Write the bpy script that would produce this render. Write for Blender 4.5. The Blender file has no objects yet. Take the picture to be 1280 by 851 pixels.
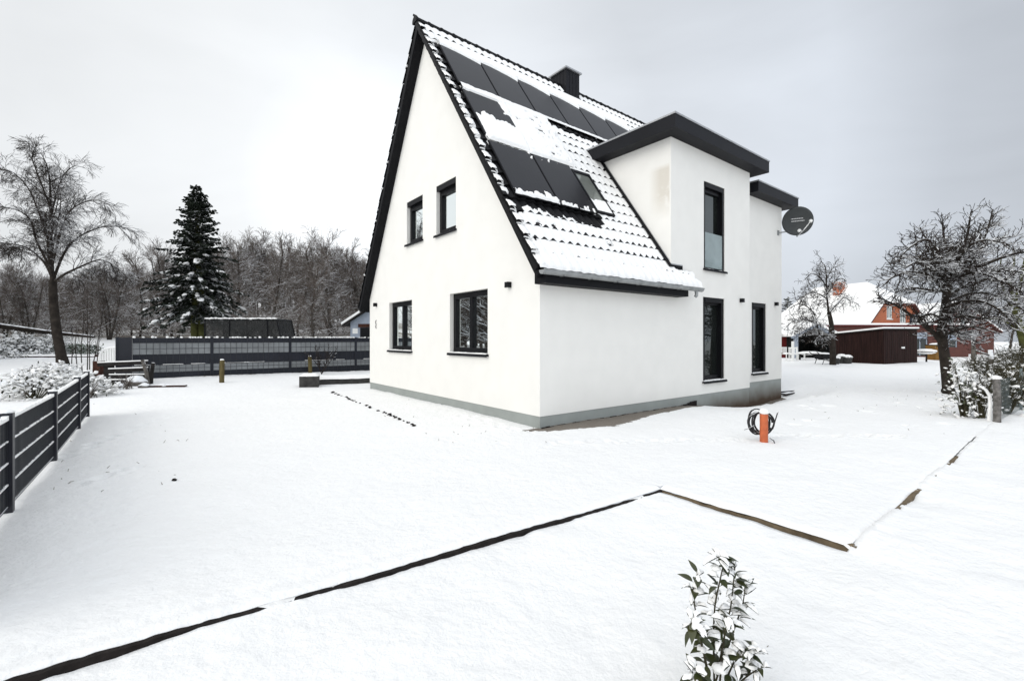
import bpy, math, random
import numpy as np
from mathutils import Vector, Matrix
from mathutils.geometry import tessellate_polygon
R = math.radians
SC = bpy.context.scene
COL = SC.collection

# ------------------------------------------------------------------ camera
EYE = 1.65
FPX = 576.0            # focal length in photo pixels (photo 1280 wide)
HOR = 422.4
cd = bpy.data.cameras.new('camera'); cam = bpy.data.objects.new('camera', cd); COL.objects.link(cam)
cam.location = (0, 0, EYE); cam.rotation_euler = (R(90), 0, 0)
cd.sensor_width = 36; cd.lens = 36 * FPX / 1280; cd.shift_y = -3.1 / 1280
cd.clip_start = 0.05; cd.clip_end = 2000
SC.camera = cam

# ------------------------------------------------------------------ world (overcast)
SUN_EL, SUN_AZ = 32, 236      # azimuth measured clockwise from +Y : light comes from behind-left
wd = bpy.data.worlds.new('World'); SC.world = wd; wd.use_nodes = True
nt = wd.node_tree; N = nt.nodes; LK = nt.links
for n in list(N): N.remove(n)
def nd(t, **k):
    n = N.new(t)
    for a, b in k.items(): setattr(n, a, b)
    return n
out = nd('ShaderNodeOutputWorld'); bg = nd('ShaderNodeBackground')
sky = nd('ShaderNodeTexSky', sky_type='NISHITA', sun_disc=False)
sky.sun_elevation = R(SUN_EL); sky.sun_rotation = R(SUN_AZ); sky.air_density = 1; sky.dust_density = 4
bw = nd('ShaderNodeHueSaturation'); bw.inputs['Saturation'].default_value = 0.25
LK.new(sky.outputs[0], bw.inputs['Color'])
tc = nd('ShaderNodeTexCoord'); sep = nd('ShaderNodeSeparateXYZ'); LK.new(tc.outputs['Generated'], sep.inputs[0])
# cloud layer : brightness over elevation (bright above) and azimuth (bright to the left, grey to the right)
def mathn(op, a, b=None, c=None, clamp=False):
    m = nd('ShaderNodeMath', operation=op); m.use_clamp = clamp
    for i, q in enumerate((a, b, c)):
        if q is None: continue
        if isinstance(q, (int, float)): m.inputs[i].default_value = q
        else: LK.new(q, m.inputs[i])
    return m.outputs[0]
noi = nd('ShaderNodeTexNoise'); noi.inputs['Scale'].default_value = 1.6; noi.inputs['Detail'].default_value = 5; noi.inputs['Roughness'].default_value = 0.5
mp = nd('ShaderNodeMapping'); mp.inputs['Scale'].default_value = (1, 1, 2.4); LK.new(tc.outputs['Generated'], mp.inputs[0]); LK.new(mp.outputs[0], noi.inputs['Vector'])
noi.inputs['Distortion'].default_value = 0.4
el = mathn('MAXIMUM', sep.outputs['Z'], 0.0)
cl = mathn('SUBTRACT', noi.outputs[0], 0.5)
def lobe(v):
    d = nd('ShaderNodeVectorMath', operation='DOT_PRODUCT'); LK.new(tc.outputs['Generated'], d.inputs[0]); d.inputs[1].default_value = v; return d.outputs['Value']
crv = nd('ShaderNodeValToRGB'); cr = crv.color_ramp; LK.new(mathn('ADD', mathn('MULTIPLY', lobe((-.25, .93, .28)), 0.5), 0.5), crv.inputs[0])
for pos, vv in ((0.0, .95), (0.45, .96), (0.62, .61), (0.72, .455), (0.78, .48), (0.84, .615), (0.93, .625), (0.985, .80), (1.0, .835)):
    e_ = cr.elements.new(pos); e_.color = (vv, vv, vv, 1)
cr.elements.remove(cr.elements[0]); cr.elements.remove(cr.elements[-1])
up_ = mathn('MULTIPLY', mathn('POWER', mathn('MAXIMUM', mathn('SUBTRACT', el, 0.55), 0.0), 1.3), 0.75)
west = mathn('MULTIPLY', mathn('MAXIMUM', lobe((-.75, -.6, .25)), 0.0), 0.30)
val = mathn('ADD', mathn('ADD', crv.outputs[0], mathn('ADD', up_, west)), mathn('MULTIPLY', cl, 0.34))
ramp = nd('ShaderNodeMix', data_type='RGBA')
azf = mathn('ADD', mathn('MULTIPLY', sep.outputs['X'], 0.9), 0.42, clamp=True)
LK.new(azf, ramp.inputs[0]); ramp.inputs[6].default_value = (0.965, 0.99, 1.01, 1); ramp.inputs[7].default_value = (0.88, 0.945, 1.04, 1)
cm = nd('ShaderNodeVectorMath', operation='SCALE'); LK.new(ramp.outputs[2], cm.inputs[0]); LK.new(val, cm.inputs['Scale'])
sc2 = nd('ShaderNodeVectorMath', operation='SCALE'); LK.new(bw.outputs[0], sc2.inputs[0]); sc2.inputs['Scale'].default_value = 0.02
ad = nd('ShaderNodeVectorMath', operation='ADD'); LK.new(cm.outputs[0], ad.inputs[0]); LK.new(sc2.outputs[0], ad.inputs[1])
LK.new(ad.outputs[0], bg.inputs['Color']); bg.inputs['Strength'].default_value = 0.94
LK.new(bg.outputs[0], out.inputs['Surface'])

# ------------------------------------------------------------------ sun (veiled)
sd = bpy.data.lights.new('sun', 'SUN'); sd.energy = 0.55; sd.angle = R(40); sd.color = (1.0, 0.955, 0.88)
so = bpy.data.objects.new('sun', sd); COL.objects.link(so)
az = R(SUN_AZ)
dv = Vector((math.sin(az) * math.cos(R(SUN_EL)), math.cos(az) * math.cos(R(SUN_EL)), math.sin(R(SUN_EL))))
so.rotation_euler = dv.to_track_quat('Z', 'Y').to_euler(); so.location = (-20, -20, 30)

vs = SC.view_settings
vs.view_transform = 'Standard'; vs.look = 'None'; vs.gamma = 1; vs.use_curve_mapping = False; vs.exposure = 0.26
SC.render.resolution_x = 1024; SC.render.resolution_y = 680
SC.cycles.max_bounces = 6; SC.cycles.diffuse_bounces = 3

# ------------------------------------------------------------------ helpers
def tag(o, label=None, cat=None, group=None, kind=None):
    if label: o['label'] = label
    if cat: o['category'] = cat
    if group: o['group'] = group
    if kind: o['kind'] = kind
    return o
def empty(name, loc=(0, 0, 0), rz=0.0, label=None, cat=None, group=None):
    o = bpy.data.objects.new(name, None); COL.objects.link(o); o.location = loc; o.rotation_euler = (0, 0, rz)
    o.empty_display_size = 0.2
    return tag(o, label, cat, group)
class MB:
    def __init__(s): s.v = []; s.f = []; s.m = []; s.cur = 0; s.n = 0
    def add(s, vs, fs):
        b = s.n
        s.v.extend([tuple(map(float, p)) for p in vs]); s.n += len(vs)
        for q in fs: s.f.append(tuple(b + i for i in q)); s.m.append(s.cur)
    def box(s, x0, y0, z0, x1, y1, z1):
        s.add([(x0,y0,z0),(x1,y0,z0),(x1,y1,z0),(x0,y1,z0),(x0,y0,z1),(x1,y0,z1),(x1,y1,z1),(x0,y1,z1)],
              [(0,3,2,1),(4,5,6,7),(0,1,5,4),(1,2,6,5),(2,3,7,6),(3,0,4,7)])
    def obox(s, c, ax, ay, az):      # centre and half-axis vectors
        c = Vector(c); ax = Vector(ax); ay = Vector(ay); az = Vector(az); P = []
        for k in (-1, 1):
            for i, j in ((-1,-1),(1,-1),(1,1),(-1,1)): P.append(c + i*ax + j*ay + k*az)
        s.add(P, [(0,3,2,1),(4,5,6,7),(0,1,5,4),(1,2,6,5),(2,3,7,6),(3,0,4,7)])
    def bar(s, a, b, w, h):          # rectangular bar from a to b
        a = Vector(a); b = Vector(b); d = b - a; L = d.length; d.normalize()
        u = Vector((0,0,1)).cross(d)
        if u.length < 1e-4: u = Vector((1,0,0))
        u.normalize(); w2 = d.cross(u)
        s.obox((a+b)/2, d*L/2, u*w/2, w2*h/2)
    def quad(s, a, b, c, d): s.add([a,b,c,d], [(0,1,2,3)])
    def tube(s, pts, rad, n=6, cap=False):
        pts = [Vector(p) for p in pts]; k = len(pts)
        if k < 2: return
        if isinstance(rad, (int, float)): rad = [rad]*k
        t = (pts[1]-pts[0]).normalized(); ref = Vector((0,0,1)) if abs(t.z) < 0.9 else Vector((1,0,0))
        u = t.cross(ref).normalized(); V = []; F = []
        for i in range(k):
            if i == 0: d = pts[1]-pts[0]
            elif i == k-1: d = pts[-1]-pts[-2]
            else: d = pts[i+1]-pts[i-1]
            if d.length < 1e-9: d = t
            d = d.normalized(); u = u - d*u.dot(d)
            u = u.normalized() if u.length > 1e-6 else d.orthogonal().normalized()
            w = d.cross(u)
            for j in range(n):
                a = 2*math.pi*j/n; V.append(pts[i] + (u*math.cos(a) + w*math.sin(a))*rad[i])
        for i in range(k-1):
            for j in range(n):
                j2 = (j+1) % n; F.append((i*n+j, i*n+j2, (i+1)*n+j2, (i+1)*n+j))
        if cap: F.append(tuple(range(n-1,-1,-1))); F.append(tuple((k-1)*n+j for j in range(n)))
        s.add(V, F)
    def blob(s, c, r, nu=8, nv=5, rnd=None, j=0.15, M=None):
        V = []; F = []; rx, ry, rz = r
        for i in range(nv+1):
            th = math.pi*i/nv
            for k in range(nu):
                ph = 2*math.pi*k/nu; q = 1 + (rnd.uniform(-j, j) if rnd else 0)
                p = Vector((math.sin(th)*math.cos(ph)*rx*q, math.sin(th)*math.sin(ph)*ry*q, math.cos(th)*rz*q))
                if M is not None: p = M @ p
                V.append(Vector(c)+p)
        for i in range(nv):
            for k in range(nu):
                k2 = (k+1) % nu; F.append((i*nu+k, (i+1)*nu+k, (i+1)*nu+k2, i*nu+k2))
        s.add(V, F)
    def poly(s, pts, holes=()):      # planar polygon (3D pts) with holes
        loops = [[Vector(p) for p in pts]] + [[Vector(p) for p in h] for h in holes]
        tris = tessellate_polygon(loops); flat = [p for l in loops for p in l]
        s.add(flat, [tuple(t) for t in tris])
    def prism(s, pts, d):            # extrude planar polygon along d
        n = len(pts); d = Vector(d); P = [Vector(p) for p in pts]; Q = [p+d for p in P]
        s.poly(P); s.poly(Q)
        for i in range(n): s.quad(P[i], P[(i+1) % n], Q[(i+1) % n], Q[i])
    def build(s, name, mats, parent=None, smooth=False, loc=None, recalc=False):
        me = bpy.data.meshes.new(name); me.from_pydata(s.v, [], s.f)
        if not isinstance(mats, (list, tuple)): mats = [mats]
        for m in mats: me.materials.append(m)
        if len(mats) > 1: me.polygons.foreach_set('material_index', s.m)
        if smooth: me.polygons.foreach_set('use_smooth', [True]*len(s.f))
        me.update()
        if recalc:
            import bmesh
            b = bmesh.new(); b.from_mesh(me); bmesh.ops.remove_doubles(b, verts=b.verts, dist=1e-5); bmesh.ops.recalc_face_normals(b, faces=b.faces); b.to_mesh(me); b.free()
        o = bpy.data.objects.new(name, me); COL.objects.link(o)
        if parent: o.parent = parent
        if loc is not None: o.location = loc
        return o
def np_mesh(name, V, F, mats, parent=None, smooth=True, attrs=None, matidx=None):
    me = bpy.data.meshes.new(name); V = np.asarray(V, np.float32); F = np.asarray(F, np.int32)
    me.vertices.add(len(V)); me.vertices.foreach_set('co', V.ravel())
    k = F.shape[1]; me.loops.add(F.size); me.loops.foreach_set('vertex_index', F.ravel())
    me.polygons.add(len(F)); me.polygons.foreach_set('loop_start', np.arange(len(F), dtype=np.int32)*k); me.polygons.foreach_set('loop_total', np.full(len(F), k, np.int32))
    for m in (mats if isinstance(mats, (list, tuple)) else [mats]): me.materials.append(m)
    if matidx is not None: me.polygons.foreach_set('material_index', np.asarray(matidx, np.int32))
    me.polygons.foreach_set('use_smooth', np.full(len(F), bool(smooth)))
    if attrs:
        for an, av in attrs.items():
            a = me.attributes.new(an, 'FLOAT', 'POINT'); a.data.foreach_set('value', np.asarray(av, np.float32))
    me.update(calc_edges=True); me.validate()
    o = bpy.data.objects.new(name, me); COL.objects.link(o)
    if parent: o.parent = parent
    return o
def gridfaces(nr, nc, flip=False):
    i = np.arange(nr-1)[:, None]*nc + np.arange(nc-1)[None]
    i = i.ravel(); q = np.stack([i, i+1, i+nc+1, i+nc], 1)
    return q[:, ::-1] if flip else q
_rng = np.random.RandomState(7); _T = _rng.rand(256, 256)
def vnoise(x, y):
    xi = np.floor(x).astype(int); yi = np.floor(y).astype(int); fx = x-xi; fy = y-yi
    fx = fx*fx*(3-2*fx); fy = fy*fy*(3-2*fy)
    g = lambda a, b: _T[a & 255, b & 255]
    return (g(xi,yi)*(1-fx)+g(xi+1,yi)*fx)*(1-fy) + (g(xi,yi+1)*(1-fx)+g(xi+1,yi+1)*fx)*fy - 0.5
def fbm(x, y, oct=4, g=0.5):
    x = np.asarray(x, float); y = np.asarray(y, float); r = 0; a = 1
    for o in range(oct): r = r + a*vnoise(x*2**o+17.3*o, y*2**o+5.1*o); a *= g
    return r
def sst(a, b, x):
    t = np.clip((np.asarray(x, float)-a)/(b-a), 0, 1); return t*t*(3-2*t)
def W(px, py, d): return Vector(((px-640)/FPX*d, d, EYE+(HOR-py)/FPX*d))
def children(o): return [c for c in bpy.data.objects if c.parent == o]
def copy_tree(o, parent=None, kids=None):
    c = o.copy(); COL.objects.link(c); c.parent = parent
    for ch in children(o): copy_tree(ch, c)
    return c

# ------------------------------------------------------------------ materials
def mat(name, col, rough=0.7, spec=0.3, metal=0.0, var=0.0, vscale=6.0, bump=0.0, bscale=40.0, bdist=0.01, snow=None, detail=4.0, col2=None, coat=0.0, stretch=None, normnoise=None):
    """principled with noise variation, noise bump, and optional snow lying on upward faces: snow=(threshold, softness, noise amount)"""
    m = bpy.data.materials.new(name); m.use_nodes = True; t = m.node_tree; n = t.nodes; l = t.links
    b = n['Principled BSDF']; b.inputs['Base Color'].default_value = (*col, 1); b.inputs['Roughness'].default_value = rough
    b.inputs['Specular IOR Level'].default_value = spec; b.inputs['Metallic'].default_value = metal; b.inputs['Coat Weight'].default_value = coat
    tc = n.new('ShaderNodeTexCoord'); vec = tc.outputs['Object']
    if stretch:
        mpn = n.new('ShaderNodeMapping'); mpn.inputs['Scale'].default_value = stretch; l.new(vec, mpn.inputs[0]); vec = mpn.outputs[0]
    last = None
    if var or col2:
        t1 = n.new('ShaderNodeTexNoise'); t1.inputs['Scale'].default_value = vscale; t1.inputs['Detail'].default_value = detail; l.new(vec, t1.inputs['Vector'])
        mx = n.new('ShaderNodeMix'); mx.data_type = 'RGBA'; mr = n.new('ShaderNodeMapRange'); mr.inputs['From Min'].default_value = 0.3; mr.inputs['From Max'].default_value = 0.7
        l.new(t1.outputs[0], mr.inputs[0]); l.new(mr.outputs[0], mx.inputs[0])
        lo = tuple(c*(1-var) for c in col); hi = tuple(min(1, c*(1+var)) for c in col)
        if col2: lo, hi = col, col2
        mx.inputs[6].default_value = (*lo, 1); mx.inputs[7].default_value = (*hi, 1); last = mx.outputs[2]
    if snow:
        g = n.new('ShaderNodeNewGeometry'); sp = n.new('ShaderNodeSeparateXYZ'); l.new(g.outputs['Normal'], sp.inputs[0])
        t2 = n.new('ShaderNodeTexNoise'); t2.inputs['Scale'].default_value = snow[3] if len(snow) > 3 else 2.5; t2.inputs['Detail'].default_value = 3; l.new(tc.outputs['Object'], t2.inputs['Vector'])
        a = n.new('ShaderNodeMath'); a.operation = 'MULTIPLY_ADD'; l.new(t2.outputs[0], a.inputs[0]); a.inputs[1].default_value = snow[2]; l.new(sp.outputs['Z'], a.inputs[2])
        mr2 = n.new('ShaderNodeMapRange'); l.new(a.outputs[0], mr2.inputs[0]); mr2.inputs['From Min'].default_value = snow[0]+snow[2]*0.5; mr2.inputs['From Max'].default_value = snow[0]+snow[2]*0.5+snow[1]
        mx2 = n.new('ShaderNodeMix'); mx2.data_type = 'RGBA'; l.new(mr2.outputs[0], mx2.inputs[0])
        if last: l.new(last, mx2.inputs[6])
        else: mx2.inputs[6].default_value = (*col, 1)
        mx2.inputs[7].default_value = (0.86, 0.87, 0.88, 1); last = mx2.outputs[2]
    if last: l.new(last, b.inputs['Base Color'])
    if bump:
        t3 = n.new('ShaderNodeTexNoise'); t3.inputs['Scale'].default_value = bscale; t3.inputs['Detail'].default_value = 5; l.new(vec, t3.inputs['Vector'])
        bp = n.new('ShaderNodeBump'); bp.inputs['Strength'].default_value = bump; bp.inputs['Distance'].default_value = bdist; l.new(t3.outputs[0], bp.inputs['Height']); l.new(bp.outputs[0], b.inputs['Normal'])
    return m
M = {}
M['snow'] = mat('snow', (0.87, 0.88, 0.89), 0.75, 0.2, var=0.012, vscale=3, bump=0.5, bscale=30, bdist=0.02)
M['roofsnow'] = mat('roof_snow', (0.89, 0.885, 0.87), 0.75, 0.2, bump=0.5, bscale=18, bdist=0.03)
M['dark'] = mat('anthracite', (0.006, 0.0062, 0.0075), 0.6, 0.12, var=0.15, vscale=3, bump=0.06, bscale=60, bdist=0.004)
M['fascia'] = mat('anthracite_fascia', (0.010, 0.0104, 0.013), 0.55, 0.14, var=0.12, vscale=1.5, bump=0.05, bscale=25, bdist=0.004)
M['tile'] = mat('clay_tile_black', (0.006, 0.006, 0.007), 0.55, 0.15, var=0.25, vscale=9, bump=0.1, bscale=50, bdist=0.004)
M['frame'] = mat('window_frame', (0.005, 0.0052, 0.0065), 0.45, 0.15, var=0.1, vscale=4)
M['zinc'] = mat('zinc', (0.30, 0.31, 0.31), 0.5, 0.5, metal=0.6, var=0.2, vscale=5, bump=0.08, bscale=20, bdist=0.005)
M['trim'] = mat('metal_trim', (0.34, 0.345, 0.355), 0.45, 0.5, metal=0.4, var=0.12, vscale=4)
M['plinth'] = mat('plinth_grey', (0.29, 0.31, 0.295), 0.85, 0.2, var=0.06, vscale=2.5, bump=0.15, bscale=90, bdist=0.004)
M['alu'] = mat('aluminium', (0.5, 0.5, 0.5), 0.35, 0.5, metal=0.8)
M['white'] = mat('white_paint', (0.78, 0.78, 0.76), 0.5, 0.3, var=0.04)
M['black'] = mat('black_rubber', (0.012, 0.012, 0.013), 0.45, 0.4, snow=(0.55, 0.15, 0.5, 9))
M['orange'] = mat('orange_pipe', (0.50, 0.115, 0.038), 0.5, 0.4, var=0.15, vscale=14)
M['concrete'] = mat('concrete', (0.045, 0.044, 0.042), 0.9, 0.2, var=0.35, vscale=6, bump=0.3, bscale=30)
M['stake'] = mat('stake_wood', (0.10, 0.08, 0.035), 0.85, 0.15, var=0.35, vscale=5, stretch=(6, 6, 0.8), bump=0.3, bscale=20)
M['edgewood'] = mat('edging_wood', (0.14, 0.108, 0.07), 0.9, 0.15, var=0.3, vscale=9, bump=0.5, bscale=40, bdist=0.01)
M['edgedark'] = mat('edging_dark', (0.016, 0.013, 0.012), 0.9, 0.15, var=0.4, vscale=14, bump=0.6, bscale=40, bdist=0.012)
M['lowpost'] = mat('low_fence_post', (0.012, 0.013, 0.019), 0.45, 0.4, snow=(0.8, 0.1, 0.2, 4))
M['strip'] = mat('privacy_strip', (0.10, 0.11, 0.12), 0.5, 0.35, var=0.2, vscale=3, stretch=(1, 1, 6))
M['rod'] = mat('fence_rod', (0.02, 0.022, 0.027), 0.45, 0.4, snow=(0.6, 0.15, 0.3, 6))
M['fdark'] = mat('fence_dark_strip', (0.012, 0.014, 0.021), 0.5, 0.3, var=0.25, vscale=1.2)
M['flight'] = mat('fence_light_strip', (0.20, 0.21, 0.215), 0.6, 0.3, var=0.22, vscale=1.5, stretch=(1, 1, 2))
M['bark'] = mat('bark_snowy', (0.030, 0.025, 0.021), 0.95, 0.1, var=0.4, vscale=5, bump=0.6, bscale=14, bdist=0.03, snow=(0.72, 0.15, 0.4, 3))
M['twig'] = mat('twigs_snowy', (0.030, 0.025, 0.022), 0.95, 0.1, var=0.3, vscale=2, snow=(0.6, 0.3, 0.6, 2.0))
M['twigR'] = mat('fruit_twigs_snowy', (0.026, 0.021, 0.018), 0.95, 0.1, var=0.3, vscale=2, snow=(0.5, 0.25, 0.6, 4.0))
M['fbark'] = mat('wood_bark', (0.05, 0.044, 0.038), 0.95, 0.1, var=0.4, vscale=2, snow=(0.5, 0.3, 0.5, 2))
M['ftwig'] = mat('wood_twig', (0.105, 0.089, 0.078), 0.95, 0.1, var=0.35, vscale=0.5, snow=(0.40, 0.5, 0.8, 1.0))
M['ftwig2'] = mat('wood_twig_brown', (0.10, 0.082, 0.07), 0.95, 0.1, var=0.3, vscale=0.5, snow=(0.45, 0.5, 0.8, 1.0))
M['needle'] = mat('spruce_needles', (0.017, 0.022, 0.015), 0.85, 0.15, var=0.5, vscale=1.5, snow=(0.72, 0.3, 0.8, 1.6))
M['mossbark'] = mat('mossy_bark', (0.055, 0.058, 0.02), 0.95, 0.1, var=0.45, vscale=4, bump=0.4, bscale=12, bdist=0.03)
M['leaf'] = mat('evergreen_leaf', (0.022, 0.036, 0.013), 0.35, 0.45, col2=(0.06, 0.062, 0.022), vscale=9)
M['stem'] = mat('shrub_stem', (0.045, 0.04, 0.022), 0.8, 0.2, var=0.3)
M['hedgeleaf'] = mat('hedge_leaf', (0.035, 0.065, 0.022), 0.7, 0.2, var=0.5, vscale=1.0, snow=(0.55, 0.2, 0.5, 0.6))
M['paleleaf'] = mat('frosted_leaf', (0.05, 0.053, 0.038), 0.7, 0.2, var=0.5, vscale=2.0, snow=(0.32, 0.3, 0.7, 2.5))
M['redwood'] = mat('red_boards', (0.10, 0.008, 0.008), 0.6, 0.3, var=0.25, vscale=4, stretch=(5, 5, 0.4))
M['brownwood'] = mat('brown_boards', (0.021, 0.0095, 0.008), 0.85, 0.15, var=0.5, vscale=3, stretch=(5, 5, 0.3), bump=0.3, bscale=12)
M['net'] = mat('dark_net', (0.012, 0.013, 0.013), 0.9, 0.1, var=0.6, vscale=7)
M['huts'] = mat('hut_wall_bluegrey', (0.30, 0.34, 0.40), 0.7, 0.2, var=0.1)
M['yellow'] = mat('yellow_plastic', (0.17, 0.085, 0.015), 0.6, 0.3, var=0.2)
M['rust'] = mat('rusty_timber', (0.05, 0.022, 0.016), 0.9, 0.15, var=0.5, vscale=9, bump=0.4, snow=(0.7, 0.1, 0.3, 6))
M['oldwood'] = mat('old_boards', (0.022, 0.020, 0.019), 0.9, 0.15, var=0.4, vscale=8, bump=0.3, snow=(0.5, 0.1, 0.2, 8))
M['rock'] = mat('stone_snowy', (0.10, 0.09, 0.08), 0.9, 0.2, var=0.4, vscale=6, bump=0.5, snow=(0.25, 0.2, 0.5, 6))
M['green'] = mat('mesh_green', (0.13, 0.155, 0.155), 0.6, 0.3, var=0.3, vscale=8)
M['birch'] = mat('pale_post', (0.20, 0.19, 0.18), 0.9, 0.1, col2=(0.06, 0.055, 0.05), vscale=14, bump=0.3)

def brick_mat(name, c1, c2, mortar):
    m = bpy.data.materials.new(name); m.use_nodes = True; n = m.node_tree.nodes; l = m.node_tree.links; b = n['Principled BSDF']; b.inputs['Roughness'].default_value = 0.9
    tc = n.new('ShaderNodeTexCoord'); mpn = n.new('ShaderNodeMapping'); mpn.inputs['Rotation'].default_value = (R(90), 0, 0); l.new(tc.outputs['Object'], mpn.inputs[0])
    k = n.new('ShaderNodeTexBrick'); k.inputs['Color1'].default_value = (*c1, 1); k.inputs['Color2'].default_value = (*c2, 1); k.inputs['Mortar'].default_value = (*mortar, 1)
    k.inputs['Scale'].default_value = 1.0; k.inputs['Brick Width'].default_value = 0.25; k.inputs['Row Height'].default_value = 0.08; k.inputs['Mortar Size'].default_value = 0.012
    l.new(mpn.outputs[0], k.inputs['Vector']); l.new(k.outputs[0], b.inputs['Base Color'])
    return m
M['brick'] = brick_mat('orange_brick', (0.47, 0.125, 0.045), (0.36, 0.09, 0.035), (0.34, 0.15, 0.09))
M['brickdark'] = brick_mat('dark_brick', (0.11, 0.028, 0.02), (0.075, 0.02, 0.016), (0.09, 0.045, 0.035))

def render_wall_mat():
    m = mat('white_render', (0.765, 0.752, 0.715), 0.9, 0.15, var=0.022, vscale=2.2, bump=0.25, bscale=160, bdist=0.004)
    n = m.node_tree.nodes; l = m.node_tree.links; b = n['Principled BSDF']
    src = b.inputs['Base Color'].links[0].from_socket
    tc = n.new('ShaderNodeTexCoord'); sp = n.new('ShaderNodeSeparateXYZ'); l.new(tc.outputs['Object'], sp.inputs[0])
    nz = n.new('ShaderNodeTexNoise'); nz.inputs['Scale'].default_value = 3.0; nz.inputs['Detail'].default_value = 4; l.new(tc.outputs['Object'], nz.inputs['Vector'])
    def rng(sock, a, b_, c, d):      # soft box in one axis
        def mr(x0, x1):
            q = n.new('ShaderNodeMapRange'); l.new(sock, q.inputs[0]); q.inputs['From Min'].default_value = x0; q.inputs['From Max'].default_value = x1; return q.outputs[0]
        mm = n.new('ShaderNodeMath'); mm.operation = 'MULTIPLY'; l.new(mr(a, b_), mm.inputs[0]); l.new(mr(d, c), mm.inputs[1]); return mm.outputs[0]
    def mul(a, b_):
        mm = n.new('ShaderNodeMath'); mm.operation = 'MULTIPLY'
        for i, q in enumerate((a, b_)):
            if isinstance(q, float): mm.inputs[i].default_value = q
            else: l.new(q, mm.inputs[i])
        return mm.outputs[0]
    # damp stain on the side of the extension
    st = mul(mul(rng(sp.outputs['X'], 4.0, 4.12, 4.15, 4.2), rng(sp.outputs['Y'], 0.02, 0.05, 0.3, 0.62)), rng(sp.outputs['Z'], 4.5, 5.1, 5.72, 5.85))
    nr = n.new('ShaderNodeMapRange'); l.new(nz.outputs[0], nr.inputs[0]); nr.inputs['From Min'].default_value = 0.26; nr.inputs['From Max'].default_value = 0.46
    st = mul(mul(st, nr.outputs[0]), 0.6)
    mx = n.new('ShaderNodeMix'); mx.data_type = 'RGBA'; l.new(st, mx.inputs[0]); l.new(src, mx.inputs[6]); mx.inputs[7].default_value = (0.52, 0.47, 0.39, 1)
    l.new(mx.outputs[2], b.inputs['Base Color'])
    return m
M['wall'] = render_wall_mat()

def plinth_mat():
    m = mat('plinth_earthy', (0.29, 0.31, 0.295), 0.85, 0.2, var=0.06, vscale=2.5, bump=0.15, bscale=90, bdist=0.004)
    n = m.node_tree.nodes; l = m.node_tree.links; b = n['Principled BSDF']; src = b.inputs['Base Color'].links[0].from_socket
    tc = n.new('ShaderNodeTexCoord'); sp = n.new('ShaderNodeSeparateXYZ'); l.new(tc.outputs['Object'], sp.inputs[0])
    nz = n.new('ShaderNodeTexNoise'); nz.inputs['Scale'].default_value = 2.2; l.new(tc.outputs['Object'], nz.inputs['Vector'])
    # earth splashed on the plinth of the extension, strongest at the bottom (a stain with a shape of its own)
    a = n.new('ShaderNodeMath'); a.operation = 'MULTIPLY_ADD'; l.new(nz.outputs[0], a.inputs[0]); a.inputs[1].default_value = -0.25; l.new(sp.outputs['Z'], a.inputs[2])
    mz = n.new('ShaderNodeMapRange'); l.new(a.outputs[0], mz.inputs[0]); mz.inputs['From Min'].default_value = 0.08; mz.inputs['From Max'].default_value = -0.42
    mxx = n.new('ShaderNodeMapRange'); l.new(sp.outputs['X'], mxx.inputs[0]); mxx.inputs['From Min'].default_value = 4.8; mxx.inputs['From Max'].default_value = 6.4
    mm = n.new('ShaderNodeMath'); mm.operation = 'MULTIPLY'; l.new(mz.outputs[0], mm.inputs[0]); l.new(mxx.outputs[0], mm.inputs[1])
    mx = n.new('ShaderNodeMix'); mx.data_type = 'RGBA'; l.new(mm.outputs[0], mx.inputs[0]); l.new(src, mx.inputs[6]); mx.inputs[7].default_value = (0.075, 0.052, 0.036, 1)
    l.new(mx.outputs[2], b.inputs['Base Color'])
    return m
M['plinth'] = plinth_mat()

def glass_mat(name, tint=(0.012, 0.014, 0.013), ior=1.9):
    m = bpy.data.materials.new(name); m.use_nodes = True; n = m.node_tree.nodes; l = m.node_tree.links
    for q in list(n): n.remove(q)
    o = n.new('ShaderNodeOutputMaterial'); mx = n.new('ShaderNodeMixShader'); fr = n.new('ShaderNodeFresnel'); fr.inputs['IOR'].default_value = ior
    gl = n.new('ShaderNodeBsdfGlossy'); gl.inputs['Roughness'].default_value = 0.015; gl.inputs['Color'].default_value = (0.9, 0.95, 0.94, 1)
    df = n.new('ShaderNodeBsdfDiffuse'); tcn = n.new('ShaderNodeTexCoord'); ns = n.new('ShaderNodeTexNoise'); ns.inputs['Scale'].default_value = 1.5; l.new(tcn.outputs['Object'], ns.inputs['Vector'])
    cr = n.new('ShaderNodeMix'); cr.data_type = 'RGBA'; l.new(ns.outputs[0], cr.inputs[0]); cr.inputs[6].default_value = (*[c*0.5 for c in tint], 1); cr.inputs[7].default_value = (*[c*1.6 for c in tint], 1); l.new(cr.outputs[2], df.inputs['Color'])
    bn = n.new('ShaderNodeTexNoise'); bn.inputs['Scale'].default_value = 0.9; l.new(tcn.outputs['Object'], bn.inputs['Vector'])
    bp = n.new('ShaderNodeBump'); bp.inputs['Strength'].default_value = 0.12; bp.inputs['Distance'].default_value = 0.02; l.new(bn.outputs[0], bp.inputs['Height']); l.new(bp.outputs[0], gl.inputs['Normal'])
    l.new(fr.outputs[0], mx.inputs[0]); l.new(df.outputs[0], mx.inputs[1]); l.new(gl.outputs[0], mx.inputs[2]); l.new(mx.outputs[0], o.inputs[0])
    return m
M['glass'] = glass_mat('window_glass', (0.010, 0.012, 0.011), 1.62)
M['glassclear'] = glass_mat('skylight_glass', (0.16, 0.17, 0.155), 2.1)
M['panel'] = mat('solar_glass', (0.016, 0.016, 0.019), 0.32, 0.22, var=0.08, vscale=2, bump=0.02, bscale=6)
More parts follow.
